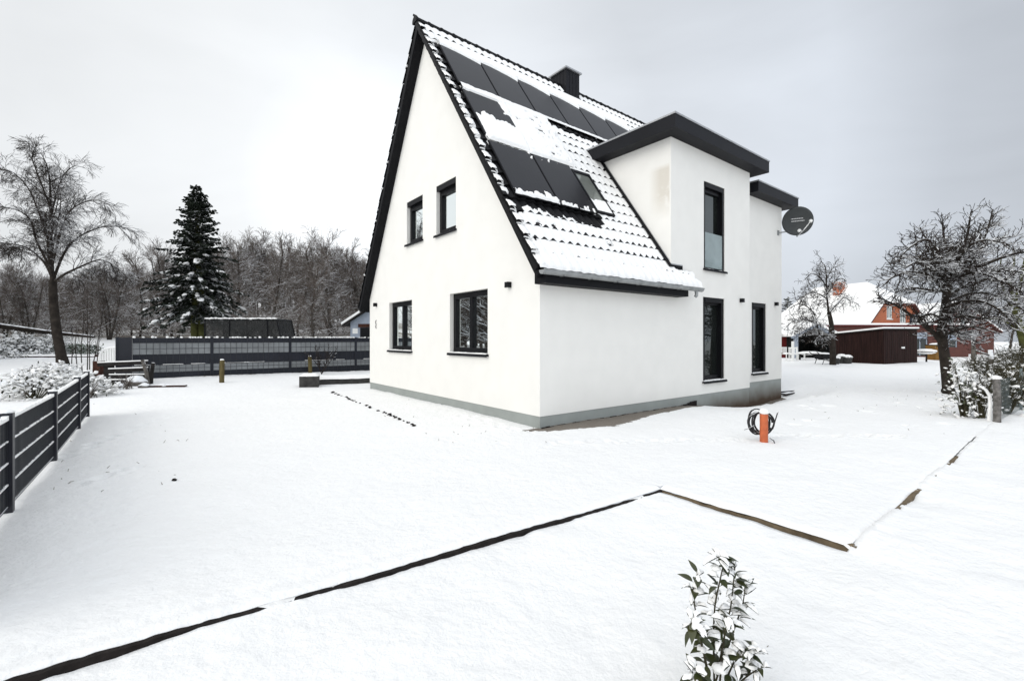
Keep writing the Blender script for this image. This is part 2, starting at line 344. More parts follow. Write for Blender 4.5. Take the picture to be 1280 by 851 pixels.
def cells(m):
    n = m.node_tree.nodes; l = m.node_tree.links; b = n['Principled BSDF']; src = b.inputs['Base Color'].links[0].from_socket
    tc = n.new('ShaderNodeTexCoord'); w = n.new('ShaderNodeTexWave'); w.bands_direction = 'X'; w.inputs['Scale'].default_value = 3.2; l.new(tc.outputs['Object'], w.inputs['Vector'])
    mr = n.new('ShaderNodeMapRange'); l.new(w.outputs['Fac'], mr.inputs[0]); mr.inputs['From Min'].default_value = .93; mr.inputs['From Max'].default_value = 1.0; mr.inputs['To Max'].default_value = .5
    mx = n.new('ShaderNodeMix'); mx.data_type = 'RGBA'; l.new(mr.outputs[0], mx.inputs[0]); l.new(src, mx.inputs[6]); mx.inputs[7].default_value = (.006, .006, .007, 1); l.new(mx.outputs[2], b.inputs['Base Color'])
cells(M['panel'])
M['balustrade'] = glass_mat('balustrade_glass', (0.16, 0.20, 0.20), 1.8)

def ground_mat():
    m = bpy.data.materials.new('snow_ground'); m.use_nodes = True; n = m.node_tree.nodes; l = m.node_tree.links; b = n['Principled BSDF']; b.inputs['Roughness'].default_value = 0.75; b.inputs['Specular IOR Level'].default_value = 0.2
    tc = n.new('ShaderNodeTexCoord')
    at = n.new('ShaderNodeAttribute'); at.attribute_name = 'dirt'
    nz = n.new('ShaderNodeTexNoise'); nz.inputs['Scale'].default_value = 7; nz.inputs['Detail'].default_value = 7; nz.inputs['Roughness'].default_value = 0.65; l.new(tc.outputs['Object'], nz.inputs['Vector'])
    a = n.new('ShaderNodeMath'); a.operation = 'MULTIPLY_ADD'; l.new(nz.outputs[0], a.inputs[0]); a.inputs[1].default_value = 0.9; l.new(at.outputs['Fac'], a.inputs[2])
    mr = n.new('ShaderNodeMapRange'); l.new(a.outputs[0], mr.inputs[0]); mr.inputs['From Min'].default_value = 0.93; mr.inputs['From Max'].default_value = 1.08
    nd_ = n.new('ShaderNodeTexNoise'); nd_.inputs['Scale'].default_value = 45; nd_.inputs['Detail'].default_value = 4; l.new(tc.outputs['Object'], nd_.inputs['Vector'])
    dc = n.new('ShaderNodeMix'); dc.data_type = 'RGBA'; l.new(nd_.outputs[0], dc.inputs[0]); dc.inputs[6].default_value = (0.10, 0.085, 0.068, 1); dc.inputs[7].default_value = (0.27, 0.24, 0.205, 1)
    ns = n.new('ShaderNodeTexNoise'); ns.inputs['Scale'].default_value = 0.7; ns.inputs['Detail'].default_value = 5; l.new(tc.outputs['Object'], ns.inputs['Vector'])
    scn = n.new('ShaderNodeMix'); scn.data_type = 'RGBA'; l.new(ns.outputs[0], scn.inputs[0]); scn.inputs[6].default_value = (0.85, 0.85, 0.84, 1); scn.inputs[7].default_value = (0.89, 0.885, 0.872, 1)
    mx = n.new('ShaderNodeMix'); mx.data_type = 'RGBA'; l.new(mr.outputs[0], mx.inputs[0]); l.new(scn.outputs[2], mx.inputs[6]); l.new(dc.outputs[2], mx.inputs[7]); l.new(mx.outputs[2], b.inputs['Base Color'])
    b1 = n.new('ShaderNodeTexNoise'); b1.inputs['Scale'].default_value = 9; b1.inputs['Detail'].default_value = 8; b1.inputs['Roughness'].default_value = 0.62; l.new(tc.outputs['Object'], b1.inputs['Vector'])
    bp = n.new('ShaderNodeBump'); bp.inputs['Strength'].default_value = 0.75; bp.inputs['Distance'].default_value = 0.035; l.new(b1.outputs[0], bp.inputs['Height']); l.new(bp.outputs[0], b.inputs['Normal'])
    return m
M['ground'] = ground_mat()

# ------------------------------------------------------------------ house frame of reference
YAW = R(37.815)
P0 = np.array([0.51, 8.43])
VV = np.array([math.cos(YAW), math.sin(YAW)]); UU = np.array([-math.sin(YAW), math.cos(YAW)])
def h2w(s, t, z=0.0):
    p = P0 + VV*s + UU*t; return Vector((p[0], p[1], z))
def w2h(x, y):
    dx = np.asarray(x, float)-P0[0]; dy = np.asarray(y, float)-P0[1]
    return dx*VV[0]+dy*VV[1], dx*UU[0]+dy*UU[1]

# ------------------------------------------------------------------ ground
def T(x, y):                              # large scale terrain height
    x = np.asarray(x, float); y = np.asarray(y, float)
    lf = sst(-5, -17, x)
    z = 0.5*sst(13, 28, y)*lf
    wf = sst(26, 2, x)
    z = z + (1.3*sst(30, 50, y) + 8*sst(50, 130, y))*wf
    s, t = w2h(x, y)
    dep = np.interp(s, [4.6, 5.6, 7.0, 8.2, 9.6, 11.2, 13.2], [0, -.08, -.30, -.46, -.44, -.34, 0])
    z = z + dep*sst(-1.5, -0.15, t)*sst(4.5, 2.5, t)
    z = z + 0.07*np.exp(-((s-9.3)/1.6)**2-((t+1.9)/0.7)**2) + 0.06*np.exp(-((s-11.9)/1.2)**2-((t+1.0)/0.8)**2)
    far = sst(16, 40, np.hypot(x, y))
    z = z + 0.03*fbm(x*0.35, y*0.35, 3) + 0.25*far*fbm(x*0.06, y*0.06, 3)
    return z
TRACKS = []
def track(p, q, n, sd, amp=0.03):
    rr = random.Random(sd); p = Vector(p); q = Vector(q); side = Vector((-(q-p).y, (q-p).x)).normalized()
    for i in range(n):
        c = p.lerp(q, i/max(1, n-1)) + side*(0.055*(1 if i % 2 else -1)+rr.uniform(-.05, .05)); TRACKS.append((c.x, c.y, rr.uniform(.055, .085), 1.8*amp*rr.uniform(.6, 1.2)))
def gp(px, py, z=0.0):
    d = (EYE-z)*FPX/(py-HOR); return Vector(((px-640)/FPX*d, d))
track(gp(690, 552), gp(930, 548), 26, 1, .025)
track(gp(965, 543), gp(1130, 547), 18, 2, .025)
track(gp(75, 570), gp(215, 520), 14, 3, .03)
track(gp(95, 606), gp(170, 585), 7, 4, .03)
track(gp(580, 520), gp(660, 540), 10, 5, .03)
track(gp(1020, 470), gp(1180, 520), 16, 6, .05)
track(gp(990, 500), gp(1140, 488), 14, 8, .05)
for i in range(26):
    rr = random.Random(100+i); c = gp(rr.uniform(985, 1190), rr.uniform(463, 540)); TRACKS.append((c.x, c.y, rr.uniform(.06, .14), rr.uniform(.02, .06)))
for i in range(40):
    rr = random.Random(200+i); c = gp(rr.uniform(480, 720), rr.uniform(500, 560)); TRACKS.append((c.x, c.y, rr.uniform(.03, .07), rr.uniform(.01, .03)))
def micro(x, y):
    z = 0.026*fbm(x*0.8, y*0.8, 2)+0.017*fbm(x*1.9, y*1.9, 4, 0.55)+0.006*fbm(x*9, y*9, 2)
    for cx, cy, r, a in TRACKS:
        m = (np.abs(x-cx) < 3*r) & (np.abs(y-cy) < 3*r)
        if m.any():
            d2 = ((x[m]-cx)**2+(y[m]-cy)**2)/(r*r); z[m] += -a*np.exp(-d2*d2) + 0.25*a*np.exp(-(np.sqrt(d2)-1.5)**2*4)
    return z
def dirt(x, y):
    s, t = w2h(x, y)
    wdt = np.interp(s, [-0.35, 0.1, 1.2, 2.6, 4.0, 5.0, 5.7], [0, 0.42, 0.85, 0.55, 0.4, 0.32, 0.0])
    d = np.where((t < 0.1) & (wdt > 0), 1.0 - sst(0.55, 1.15, -t/np.maximum(wdt, 1e-3)), 0)
    w2 = np.interp(s, [5.6, 6.4, 7.6, 8.1, 8.2], [0, 0.22, 0.3, 0.2, 0])
    d2 = np.where((t < 0.5) & (w2 > 0), 1.0 - sst(0.4, 1.2, (0.0-t)/np.maximum(w2, 1e-3)), 0)
    w3 = np.interp(s, [8.0, 8.3, 10.9, 11.1], [0, 0.35, 0.3, 0]); d3 = np.where((t < 0.5) & (w3 > 0), 1.0-sst(0.3, 1.1, (0.3-t)/np.maximum(w3, 1e-3)), 0)
    fs, ft = w2h(-14.57, 17.0); k_ = (ft-t); along = sst(fs-.6, fs+.3, s)*sst(fs+13, fs+11, s)
    deb = np.where((k_ > -.3) & (k_ < 1.4), along*(0.62-0.5*sst(.05, .9, k_)+.35*fbm(s*1.3, t*2.1, 3)), 0); d = np.maximum(d, deb)
    wood = sst(41, 46, y+1.5*fbm(x*.3, y*.3, 2))*sst(5, -2, x)*(0.60+0.30*fbm(x*.25, y*.25, 3))
    return np.maximum(np.maximum(d, wood), np.maximum(d2*0.9, d3*.9))
# corners of the raised yard edge (house-frame coordinates)
A_, B_, C_, D_ = [w2h(*p) for p in ((-2.49, 2.24), (1.63, 5.07), (2.74, 3.72), (7.09, 7.17))]
aB = float(B_[0]); eB = float(B_[1])
slAB = (eB-float(A_[1]))/(aB-float(A_[0]))
aC, eC = float(C_[0]), float(C_[1]); slCD = (float(D_[1])-eC)/(float(D_[0])-aC)
def edge_ab(a): return eB + slAB*(a-aB)
def edge_cd(a): return eC + slCD*(a-aC)
LOW = -0.068
def lowz(x, y):
    s, t = w2h(x, y)
    k = sst(aC+2.0, aC+7.5, s)
    e1 = np.where(s < aB, edge_ab(s), edge_cd(s)) - t
    near = np.exp(-np.maximum(e1, 0)/0.10)
    z = LOW*(1-k) + near*np.maximum(0, 0.026*fbm(x*3.3, y*3.3, 4)+0.019+0.022*sst(4.6, 2.2, np.hypot(x, y)))*(1-k)
    z = z + sst(aC-.05, aC+.25, s)*(1-k)*np.exp(-np.maximum(e1, 0)/0.22)*(0.034+0.055*fbm(s*2.3+3, s*0+2.2, 4))
    z = z + 0.015*np.exp(-np.maximum(e1-0.35, 0)/0.5)*sst(0, .3, e1)
    return z - 0.03*sst(5, 40, np.hypot(x, y)) * 0
def axis(lo, near0, near1, hi, step, growth):
    c = list(np.arange(near0, near1+1e-6, step)); d = step; x = c[-1]
    while x < hi: d *= growth; x += d; c.append(x)
    x = c[0]; d = step
    while x > lo: d *= growth; x -= d; c.insert(0, x)
    return np.array(c)
def yard_mesh():
    g = axis(0, 0.0, 9.5, 260, 0.05, 1.07); g = g[g >= -1e-6]
    g = np.concatenate([[0.0, 0.012, 0.03], g[g > 0.045]])
    aL = axis(-220, -10.5, aB, aB, 0.055, 1.08); aL = aL[aL < aB-0.02]; aL = np.append(aL, aB)
    aR = axis(aB, aB, 14.0, 260, 0.06, 1.07); aR = aR[aR >= aB-1e-6]; aR[0] = aB
    # left piece
    Vs = []; Fs = []; At = []; base = 0
    def piece(a, rows):           # rows: function(a)->b list ; first row is lip
        nonlocal base
        Bm = np.stack([rows(x) for x in a], 1); Am = np.repeat(a[None], Bm.shape[0], 0)
        x = P0[0]+VV[0]*Am+UU[0]*Bm; y = P0[1]+VV[1]*Am+UU[1]*Bm
        z = T(x, y)+micro(x.ravel(), y.ravel()).reshape(x.shape)
        return Am, Bm, x, y, z
    def emit(x, y, z):
        nonlocal base
        nr, nc = x.shape; Vs.append(np.stack([x, y, z], -1).reshape(-1, 3)); Fs.append(gridfaces(nr, nc)+base); At.append(dirt(x, y).ravel()); base += nr*nc
    def lip(z, d):                # rounded edge
        return z - 0.030*np.exp(-d/0.022)
    wob = lambda a: 0.012*fbm(a*3.0, a*0+1.7, 4)
    Am, Bm, x, y, z = piece(aL, lambda a: edge_ab(a)+g)
    d = Bm-edge_ab(Am); z = lip(z, d); z = z-0.016*np.exp(-((d-0.16)/0.03)**2)*(aL[None] < aB-2.2)
    dB = np.abs(Am-aB); 
    emit(x, y, z)
    Am, Bm, x, y, z = piece(aR, lambda a: eB+g)
    z = np.where(Bm < eB+0.5, z - 0.030*np.exp(-(Am-aB)/0.022), z) if False else z
    emit(x, y, z)
    lo = np.linspace(0, 1, 46)**1.0
    Am, Bm, x, y, z = piece(aR, lambda a: edge_cd(a)+(eB-edge_cd(a))*lo if edge_cd(a) < eB else np.linspace(eB-0.001, eB, 46))
    fade = sst(aC+6.0, aC+3.0, Am)
    z = z - 0.030*np.exp(-(Bm-edge_cd(Am))/0.022)*fade - 0.030*np.exp(-(Am-aB)/0.022)
    emit(x, y, z)
    # short skirts down the risers
    o = np_mesh('snow_yard', np.concatenate(Vs), np.concatenate(Fs), M['ground'], attrs={'dirt': np.concatenate(At)})
    tag(o, kind='structure')
yard_mesh()
def lower_mesh():
    a = axis(-220, -9.0, 9.0, 220, 0.05, 1.09)
    g = axis(0, 0, 6.5, 220, 0.05, 1.09); g = g[g >= -1e-6]
    e = np.where(a < aB, edge_ab(a), edge_cd(a))+0.02
    # the column where the step jumps: keep the lower sheet under the yard by following the lower of the two edges with a safe overlap
    Am = np.repeat(a[None], len(g), 0); Bm = eB+0.06+0.35*0 - g[:, None]*np.ones_like(Am)
    Bm = np.where(np.ones_like(Am) > 0, (np.maximum(edge_ab(Am), eB)*0 + np.where(Am < aB, edge_ab(Am), eB + slAB*(Am-aB)*0)) + 0.05 - g[:, None], Bm)
    x = P0[0]+VV[0]*Am+UU[0]*Bm; y = P0[1]+VV[1]*Am+UU[1]*Bm
    z = lowz(x, y)+micro(x.ravel(), y.ravel()).reshape(x.shape)*1.4+0.02*fbm(x*.35, y*.35, 3)
    under = ((Am >= aB) & (Bm > edge_cd(Am)+0.03))
    k = sst(aC+2.0, aC+7.5, Am)
    z = np.where(under, np.minimum(z, LOW*(1-k))-0.05-0.25*sst(0.03, .6, Bm-edge_cd(Am)), z)
    z = np.where((Am < aB) & (Bm > edge_ab(Am)), z-0.05, z)
    o = np_mesh('snow_lawn', np.stack([x, y, z], -1).reshape(-1, 3), gridfaces(*x.shape, flip=True), M['ground'], attrs={'dirt': np.zeros(x.size)})
    tag(o, kind='structure')
lower_mesh()
# edging boards along the step
def edging(name, p, q, m, seed, h=0.13, th=0.035, full=True, segs=None):
    rr = random.Random(seed); b = MB(); p = Vector(p); q = Vector(q); L = (q-p).length; d = (q-p)/L; nn = Vector((-d.y, d.x, 0))
    n = int(L/0.05); top = []
    for s0, s1 in (segs or [(0, 1)]):
        pts = []
        for i in range(n+1):
            f = s0+(s1-s0)*i/n; c = p.lerp(q, f); zz = -0.022+0.008*math.sin(f*31+seed)+rr.uniform(-.004, .004)
            pts.append((c, zz, rr.uniform(-.004, .004)))
        V = []; F = []
        for c, zz, w in pts:
            for o, z in ((-th/2+w, -h-.1), (-th/2+w, zz), (th/2, zz+.002), (th/2, -h-.1)): V.append((c.x+nn.x*o, c.y+nn.y*o, z))
        for i in range(n):
            for j in range(4): F.append((i*4+j, i*4+(j+1) % 4, (i+1)*4+(j+1) % 4, (i+1)*4+j))
        b.add(V, F)
    o = b.build(name, m); tag(o, kind='structure'); return o
def hp(a, b): return h2w(a, b, 0)
eo = -0.018
edging('edging_kerb', hp(aB-12, edge_ab(aB-12)+eo), hp(aB+0.01, eB+eo), M['edgedark'], 1)
edging('timber_edging', hp(aB+eo*0+0.004, eB-0.0), hp(aC, eC+eo), M['edgewood'], 2)
edging('timber_edging', hp(aC-.02, eC+eo), hp(aC+5.5, edge_cd(aC+5.5)+eo), M['edgewood'], 3)
# narrow paving joint showing through the snow beside the gable wall
b = MB(); rr = random.Random(5)
pa, pb = gp(415, 490), gp(522, 533)
for i in range(46):
    f = i/45; c = pa.lerp(pb, f); 
    if rr.random() < 0.22: continue
    r = rr.uniform(.02, .05)*(1.0 if f < .8 else .8); z = float(T(c.x, c.y))
    b.blob((c.x+rr.uniform(-.03, .03), c.y+rr.uniform(-.04, .04), z+0.004), (r, r*1.9, 0.014), 7, 4, rr, .4)
tag(b.build('paving_joint', M['edgedark']), kind='structure')

# ------------------------------------------------------------------ the white house
house = empty('white_house', (P0[0], P0[1], 0), YAW, 'white rendered house with a steep snowy dark tiled roof carrying solar panels', 'house')
WID = 8.42; LEN = 11.0; X1, X2 = 4.14, 8.10; Y2 = 0.30
ZP = 0.21; ZB = -0.75
TH = R(55.5); RY0, RZ0 = -0.25, 2.87; CT, ST = math.cos(TH), math.sin(TH)
APY, APZ = 4.50, 9.785
def roofpt(s, w, h=0.0): return Vector((s, RY0+w*CT-h*ST, RZ0+w*ST+h*CT))
GW = [(5.62, 4.66, 4.24, 5.42), (3.92, 2.97, 4.2, 5.43), (6.84, 5.30, 1.29, 2.70), (3.25, 1.67, 1.30, 2.70)]   # gable windows (Y left as seen, Y right, z0, z1)
FW = [(5.61, 6.67, 3.44, 5.70), (5.57, 6.65, 0.53, 2.71)]
SW = [(8.88, 9.85, 0.56, 2.74)]
REV = 0.17
b = MB()
rg = lambda y0, y1, z0, z1: [(0, y0, z0), (0, y1, z0), (0, y1, z1), (0, y0, z1)]
b.poly([(0, 0, ZP), (0, WID, ZP), (0, WID, 3.0), (0, 4.47, 9.49), (0, 0, 3.0)], [rg(w[1], w[0], w[2], w[3]) for w in GW])
fr_ = lambda Y, x0, x1, z0, z1: [(x0, Y, z0), (x1, Y, z0), (x1, Y, z1), (x0, Y, z1)]
b.poly([(0, 0, ZP), (X2, 0, ZP), (X2, 0, 6.50), (X1, 0, 6.50), (X1, 0, 3.0), (0, 0, 3.0)], [fr_(0, *w) for w in FW])
b.poly([(X2, Y2, 0.30), (LEN, Y2, 0.30), (LEN, Y2, 6.02), (X2, Y2, 6.02)], [fr_(Y2, *w) for w in SW])
b.quad((X1, 0, 2.75), (X1, 0, 6.5), (X1, 2.7, 6.5), (X1, 2.7, 2.75))
b.quad((X2, 0, ZP), (X2, 2.9, ZP), (X2, 2.9, 6.5), (X2, 0, 6.5))
b.quad((LEN, Y2, 0.30), (LEN, 2.9, 0.30), (LEN, 2.9, 6.02), (LEN, Y2, 6.02))
b.poly([(LEN-.004, 2.0, ZP), (LEN-.004, WID, ZP), (LEN-.004, WID, 3.0), (LEN-.004, 4.47, 9.49), (LEN-.004, 2.0, 5.6)])
b.quad((0, WID, ZP), (0, WID, 3.0), (LEN, WID, 3.0), (LEN, WID, ZP))
for y0, y1, z0, z1 in [(w[1], w[0], w[2], w[3]) for w in GW]:      # reveals
    b.quad((0, y0, z0), (REV, y0, z0), (REV, y0, z1), (0, y0, z1)); b.quad((0, y1, z0), (0, y1, z1), (REV, y1, z1), (REV, y1, z0))
    b.quad((0, y0, z1), (REV, y0, z1), (REV, y1, z1), (0, y1, z1)); b.quad((0, y0, z0), (0, y1, z0), (REV, y1, z0), (REV, y0, z0))
for Y, L in ((0, FW), (Y2, SW)):
    for x0, x1, z0, z1 in L:
        b.quad((x0, Y, z0), (x0, Y, z1), (x0, Y+REV, z1), (x0, Y+REV, z0)); b.quad((x1, Y, z0), (x1, Y+REV, z0), (x1, Y+REV, z1), (x1, Y, z1))
        b.quad((x0, Y, z1), (x1, Y, z1), (x1, Y+REV, z1), (x0, Y+REV, z1)); b.quad((x0, Y, z0), (x0, Y+REV, z0), (x1, Y+REV, z0), (x1, Y, z0))
wall = b.build('wall', M['wall'], house)
# plinth, set back a few millimetres below a drip edge
b = MB(); e = 0.009
b.quad((e, e, ZB), (e, e, ZP), (e, WID-e, ZP), (e, WID-e, ZB)); b.quad((e, e, ZB), (X2-e, e, ZB), (X2-e, e, ZP), (e, e, ZP))
b.quad((X2-e, e, ZB), (X2-e, Y2+e, ZB), (X2-e, Y2+e, ZP), (X2-e, e, ZP)); b.quad((X2-e, Y2+e, ZB), (LEN-e, Y2+e, ZB), (LEN-e, Y2+e, 0.30), (X2-e, Y2+e, 0.30))
b.quad((LEN-e, Y2+e, ZB), (LEN-e, WID-e, ZB), (LEN-e, WID-e, 0.30), (LEN-e, Y2+e, 0.30)); b.quad((e, WID-e, ZB), (e, WID-e, ZP), (LEN-e, WID-e, ZP), (LEN-e, WID-e, ZB))
b.quad((0, 0, ZP), (0, WID, ZP), (e, WID-e, ZP), (e, e, ZP)); b.quad((0, 0, ZP), (e, e, ZP), (X2-e, e, ZP), (X2, 0, ZP)); b.quad((X2, Y2, .30), (X2, Y2+e, .30), (LEN-e, Y2+e, .30), (LEN, Y2, .30))
b.build('plinth', M['plinth'], house)
b = MB()                                     # black dimple-sheet edge standing at the foot of the front plinth
for i in range(52):
    x = 0.02+i*0.1; z = 0.012+0.008*math.sin(i*1.7); b.box(x, -0.035, -0.08, x+0.1005, -0.02, z+ (0.0 if i < 45 else 0.012*(i-45)))
b.build('membrane_edge', M['edgedark'], house)

def window(name, O, ax, nout, wd_, ht, sashes=1, fw=0.075, box=0.0, rails=0.0, sill=True, label=None, glass=None):
    """window at opening corner O (lower corner), ax along the width, nout outward; frame sits REV behind the face"""
    O = Vector(O); ax = Vector(ax); no = Vector(nout); up = Vector((0, 0, 1))
    fr = MB(); back = O - no*REV; d = 0.035
    def fb(u0, u1, z0, z1, off=0.0, dd=d):
        c = back + ax*(u0+u1)/2 + up*(z0+z1)/2 + no*(off+dd)
        fr.obox(c, ax*(u1-u0)/2, no*dd, up*(z1-z0)/2)
    g = 0.004
    fb(g, fw, g, ht-g); fb(wd_-fw, wd_-g, g, ht-g); fb(fw, wd_-fw, g, fw); fb(fw, wd_-fw, ht-fw-box, ht-g)
    if rails:
        fb(g, rails, g, ht-g, 0.07, .04); fb(wd_-rails, wd_-g, g, ht-g, 0.07, .04)
    if box: fb(rails or g, wd_-(rails or g), ht-0.13, ht-g, 0.07, .045)
    sw = (wd_-2*fw)/sashes; sf = 0.055
    for k in range(sashes):
        u0 = fw+k*sw; u1 = u0+sw
        for q in ((u0+.002, u0+sf, fw, ht-fw-box), (u1-sf, u1-.002, fw, ht-fw-box), (u0+sf, u1-sf, fw, fw+sf), (u0+sf, u1-sf, ht-fw-box-sf, ht-fw-box)):
            fb(*q, off=0.012, dd=0.034)
    f = fr.build('window', M['frame'], house)
    for k in range(sashes):
        p = MB(); u0 = fw+k*sw+sf*0.9; u1 = fw+(k+1)*sw-sf*0.9; z0 = fw+sf*0.9; z1 = ht-fw-box-sf*0.9; o = back+no*(0.02+0.004*k)
        p.quad(o+ax*u0+up*z0, o+ax*u1+up*z0, o+ax*u1+up*z1, o+ax*u0+up*z1); p.build('pane', glass or M['glass'], f)
    if sill:
        s = MB(); c = O+ax*wd_/2-up*0.02+no*(-0.06); s.obox(c, ax*(wd_/2+.04), no*0.115, up*0.02)
        s.obox(O+ax*wd_/2+up*(-0.035)+no*0.058, ax*(wd_/2+.042), no*0.006, up*0.022)
        s.build('sill', M['fascia'], f)
        s = MB(); rr = random.Random(int(abs(O.x*97+O.y*31+O.z*13))); n = 22; V = []; F = []
        for i in range(n+1):
            u = 0.0+wd_*i/n; h = 0.022+rr.uniform(-.006, .008); fe = 0.03+rr.uniform(-.012, .012)
            for k_, (q, z) in enumerate(((-REV+.08, 0.002), (-REV+.08, h), (-0.03, h*0.95), (fe, h*.35), (fe+.004, 0.002))): V.append(O+ax*u+no*q+up*z)
        for i in range(n):
            for j in range(4): F.append((i*5+j, i*5+j+1, (i+1)*5+j+1, (i+1)*5+j))
        s.add(V, F); s.build('sill_snow', M['roofsnow'], f, smooth=True)
    return f
for i, (yl, yr, z0, z1) in enumerate(GW):
    window('window', (0, yr, z0), (0, 1, 0), (-1, 0, 0), yl-yr, z1-z0, sashes=2 if i >= 2 else 1, box=0.12 if i < 2 else 0.0)
fu = window('window', (FW[0][0], 0, FW[0][2]), (1, 0, 0), (0, -1, 0), FW[0][1]-FW[0][0], FW[0][3]-FW[0][2], box=0.1, rails=0.09)
bb = MB(); x0, x1 = FW[0][0]+.02, FW[0][1]-.02
bb.box(x0, 0.025, FW[0][2]+.05, x1, 0.041, 4.40); gl = bb.build('glass_balustrade', M['balustrade'], fu)
window('window', (FW[1][0], 0, FW[1][2]), (1, 0, 0), (0, -1, 0), FW[1][1]-FW[1][0], FW[1][3]-FW[1][2], box=0.06, rails=0.12)
window('window', (SW[0][0], Y2, SW[0][2]), (1, 0, 0), (0, -1, 0), SW[0][1]-SW[0][0], SW[0][3]-SW[0][2], box=0.06, rails=0.12)

# roof body: dark slab with verge boards
OX = 0.27
prof = [(-0.27, 2.815), (APY, APZ-0.035), (8.75, 2.585), (8.66, 2.50), (4.46, 9.53), (-0.19, 2.715)]
b = MB(); b.prism([(-OX+.02, y, z) for y, z in prof], (4.45+OX-.02, 0, 0))
prof2 = [(1.0, roofpt(0, (1.0-RY0)/CT).z-.05), (APY, APZ-0.035), (8.75, 2.585), (8.66, 2.50), (4.46, 9.53), (1.1, 4.5)]
b.prism([(4.455, y, z) for y, z in prof2], (LEN+OX-.02-4.455, 0, 0)); roof = b.build('roof', M['dark'], house, recalc=True)
def tile_roof(slope, s0, s1, wmax, ts, course=0.36, per=0.225, sstep=8, holes=None, nfr=(0, .12, .3, .55, .8, 1.0)):
    """pantiled slope ; returns verts/faces : slope(s,w,h)->xyz arrays"""
    ns = int((s1-s0)/per*sstep)+1; S = np.linspace(s0, s1, ns)
    nc = int(math.ceil(wmax/course)); rows = []
    for k in range(nc):
        for f in nfr:
            w = (k+f)*course
            if w > wmax+1e-6 and f > 0: continue
            rows.append((min(w, wmax), 1-f, k))
    wv = np.array([r[0] for r in rows]); sv = np.array([r[1] for r in rows]); kv = np.array([r[2] for r in rows])
    prof_ = (0.5+0.5*np.cos(2*np.pi*S/per))**1.0
    jit = np.array([[(_T[int(k) & 255, int(c) & 255]-.5)*0.006 for c in np.floor(S/per+0.5)] for k in kv])
    H = ts*prof_[None]+0.048*sv[:, None]+jit
    Sg = np.repeat(S[None], len(wv), 0); Wg = np.repeat(wv[:, None], ns, 1)
    return Sg, Wg, H
def rs_xyz(S, Wd, H): return np.stack([S, RY0+Wd*CT-H*ST, RZ0+Wd*ST+H*CT], -1)
WMAX = (APZ-RZ0)/ST
S, Wg, H = tile_roof(None, -OX, LEN+OX, WMAX, 0.036)
F = gridfaces(*S.shape)
cS = S.ravel()[F].mean(1); cW = Wg.ravel()[F].mean(1)
ok = ~((cS > 4.9) & (cW < 0.5)) & ~((cS > 4.25) & (cS < LEN+.3) & (cW > .40) & (cW < 3.6))
tiles = np_mesh('roof_tiles', rs_xyz(S, Wg, H).reshape(-1, 3), F[ok], M['tile'], roof, smooth=False)
# verge tiles (side lappets) on the near gable edge, ridge tiles, left slope tiles
b = MB()
for k in range(24):
    w0 = k*0.36; w1 = min(w0+0.36, WMAX)
    if w0 >= WMAX: break
    for (sa, sb_) in ((-OX-.03, -OX+.0),):
        P = [roofpt(sa, w0, -0.05), roofpt(sa, w0, .075), roofpt(sa, w1, .032), roofpt(sa, w1, -.085)]
        b.prism(P, (sb_-sa+.015, 0, 0))
    b.prism([roofpt(-OX-.03, w0, .03), roofpt(-OX-.03, w0, .088), roofpt(-OX-.03, w0+.34, .045), roofpt(-OX-.03, w0+.34, 0)], (0.1, 0, 0))
b.build('verge_tiles', M['tile'], roof)
LH = math.hypot(8.75-APY, APZ-2.6); lc, ls = (8.75-APY)/LH, (APZ-2.6)/LH
S, Wg, H = tile_roof(None, -OX, LEN+OX, LH, 0.036, sstep=4, nfr=(0, .5, 1))
XYZ = np.stack([S, 8.75-Wg*lc+H*ls, 2.6+Wg*ls+H*lc], -1)
np_mesh('roof_tiles', XYZ.reshape(-1, 3), gridfaces(*S.shape, flip=True), M['tile'], roof, smooth=False)
b = MB()
x = -OX-.05; k = 0
while x < LEN+OX:
    r0, r1 = 0.115, 0.098; n = 9; V = []; F = []
    for xx, r in ((x, r0), (x+.05, r0), (x+.05, r0-.008), (x+.41, r1)):
        for j in range(n+1):
            a = math.pi*(-0.12+1.24*j/n); V.append((xx, APY+r*math.cos(a)*1.05, APZ-0.03+r*1.05*math.sin(a)))
    for i in range(3):
        for j in range(n): F.append((i*(n+1)+j, (i+1)*(n+1)+j, (i+1)*(n+1)+j+1, i*(n+1)+j+1))
    F.append(tuple(range(n+1))); b.add(V, F); x += 0.37; k += 1
b.build('ridge_tiles', M['tile'], roof)

# ---- solar panels : rows of (row bottom w, row top w, number)
PAN = []
for c in range(6): PAN.append((c*1.2, 5.60, 7.27))
for c in range(2): PAN.append((c*1.2, 3.72, 5.42))
for c in range(2): PAN.append((c*1.2, 1.84, 3.50))
PX0, PH = -0.03, 0.125
# ---- snow on the tiles (height field; the tile crests at the lower edges poke through)
ss = np.arange(-OX-.02, LEN+OX, 0.028); ww = np.arange(0, WMAX, 0.03)
Sg, Wg = np.meshgrid(ss, ww)
fr0 = (Wg/0.36) % 1.0
H = 0.066 + 0.012*(1-fr0) - 0.022*np.exp(-fr0/0.11) + 0.008*fbm(Sg*3.1, Wg*2.3, 3) + 0.008*fbm(Sg*11, Wg*9, 2)
H = H + 0.006*np.cos(2*np.pi*Sg/0.225)
H += 0.035*sst(0.62, 0.1, Wg)                             # thicker lip at the eaves
H += 0.02*sst(3.3, 3.6, Wg)*sst(3.0, 2.5, Sg)*sst(5.4, 5.0, Wg)
j1 = fbm(Sg*5.5, Wg*1.2, 3)*0.20; j2 = fbm(Sg*2.1, Wg*2.1, 4)*0.16
cut = np.zeros_like(H)                                    # >0 : bare tile
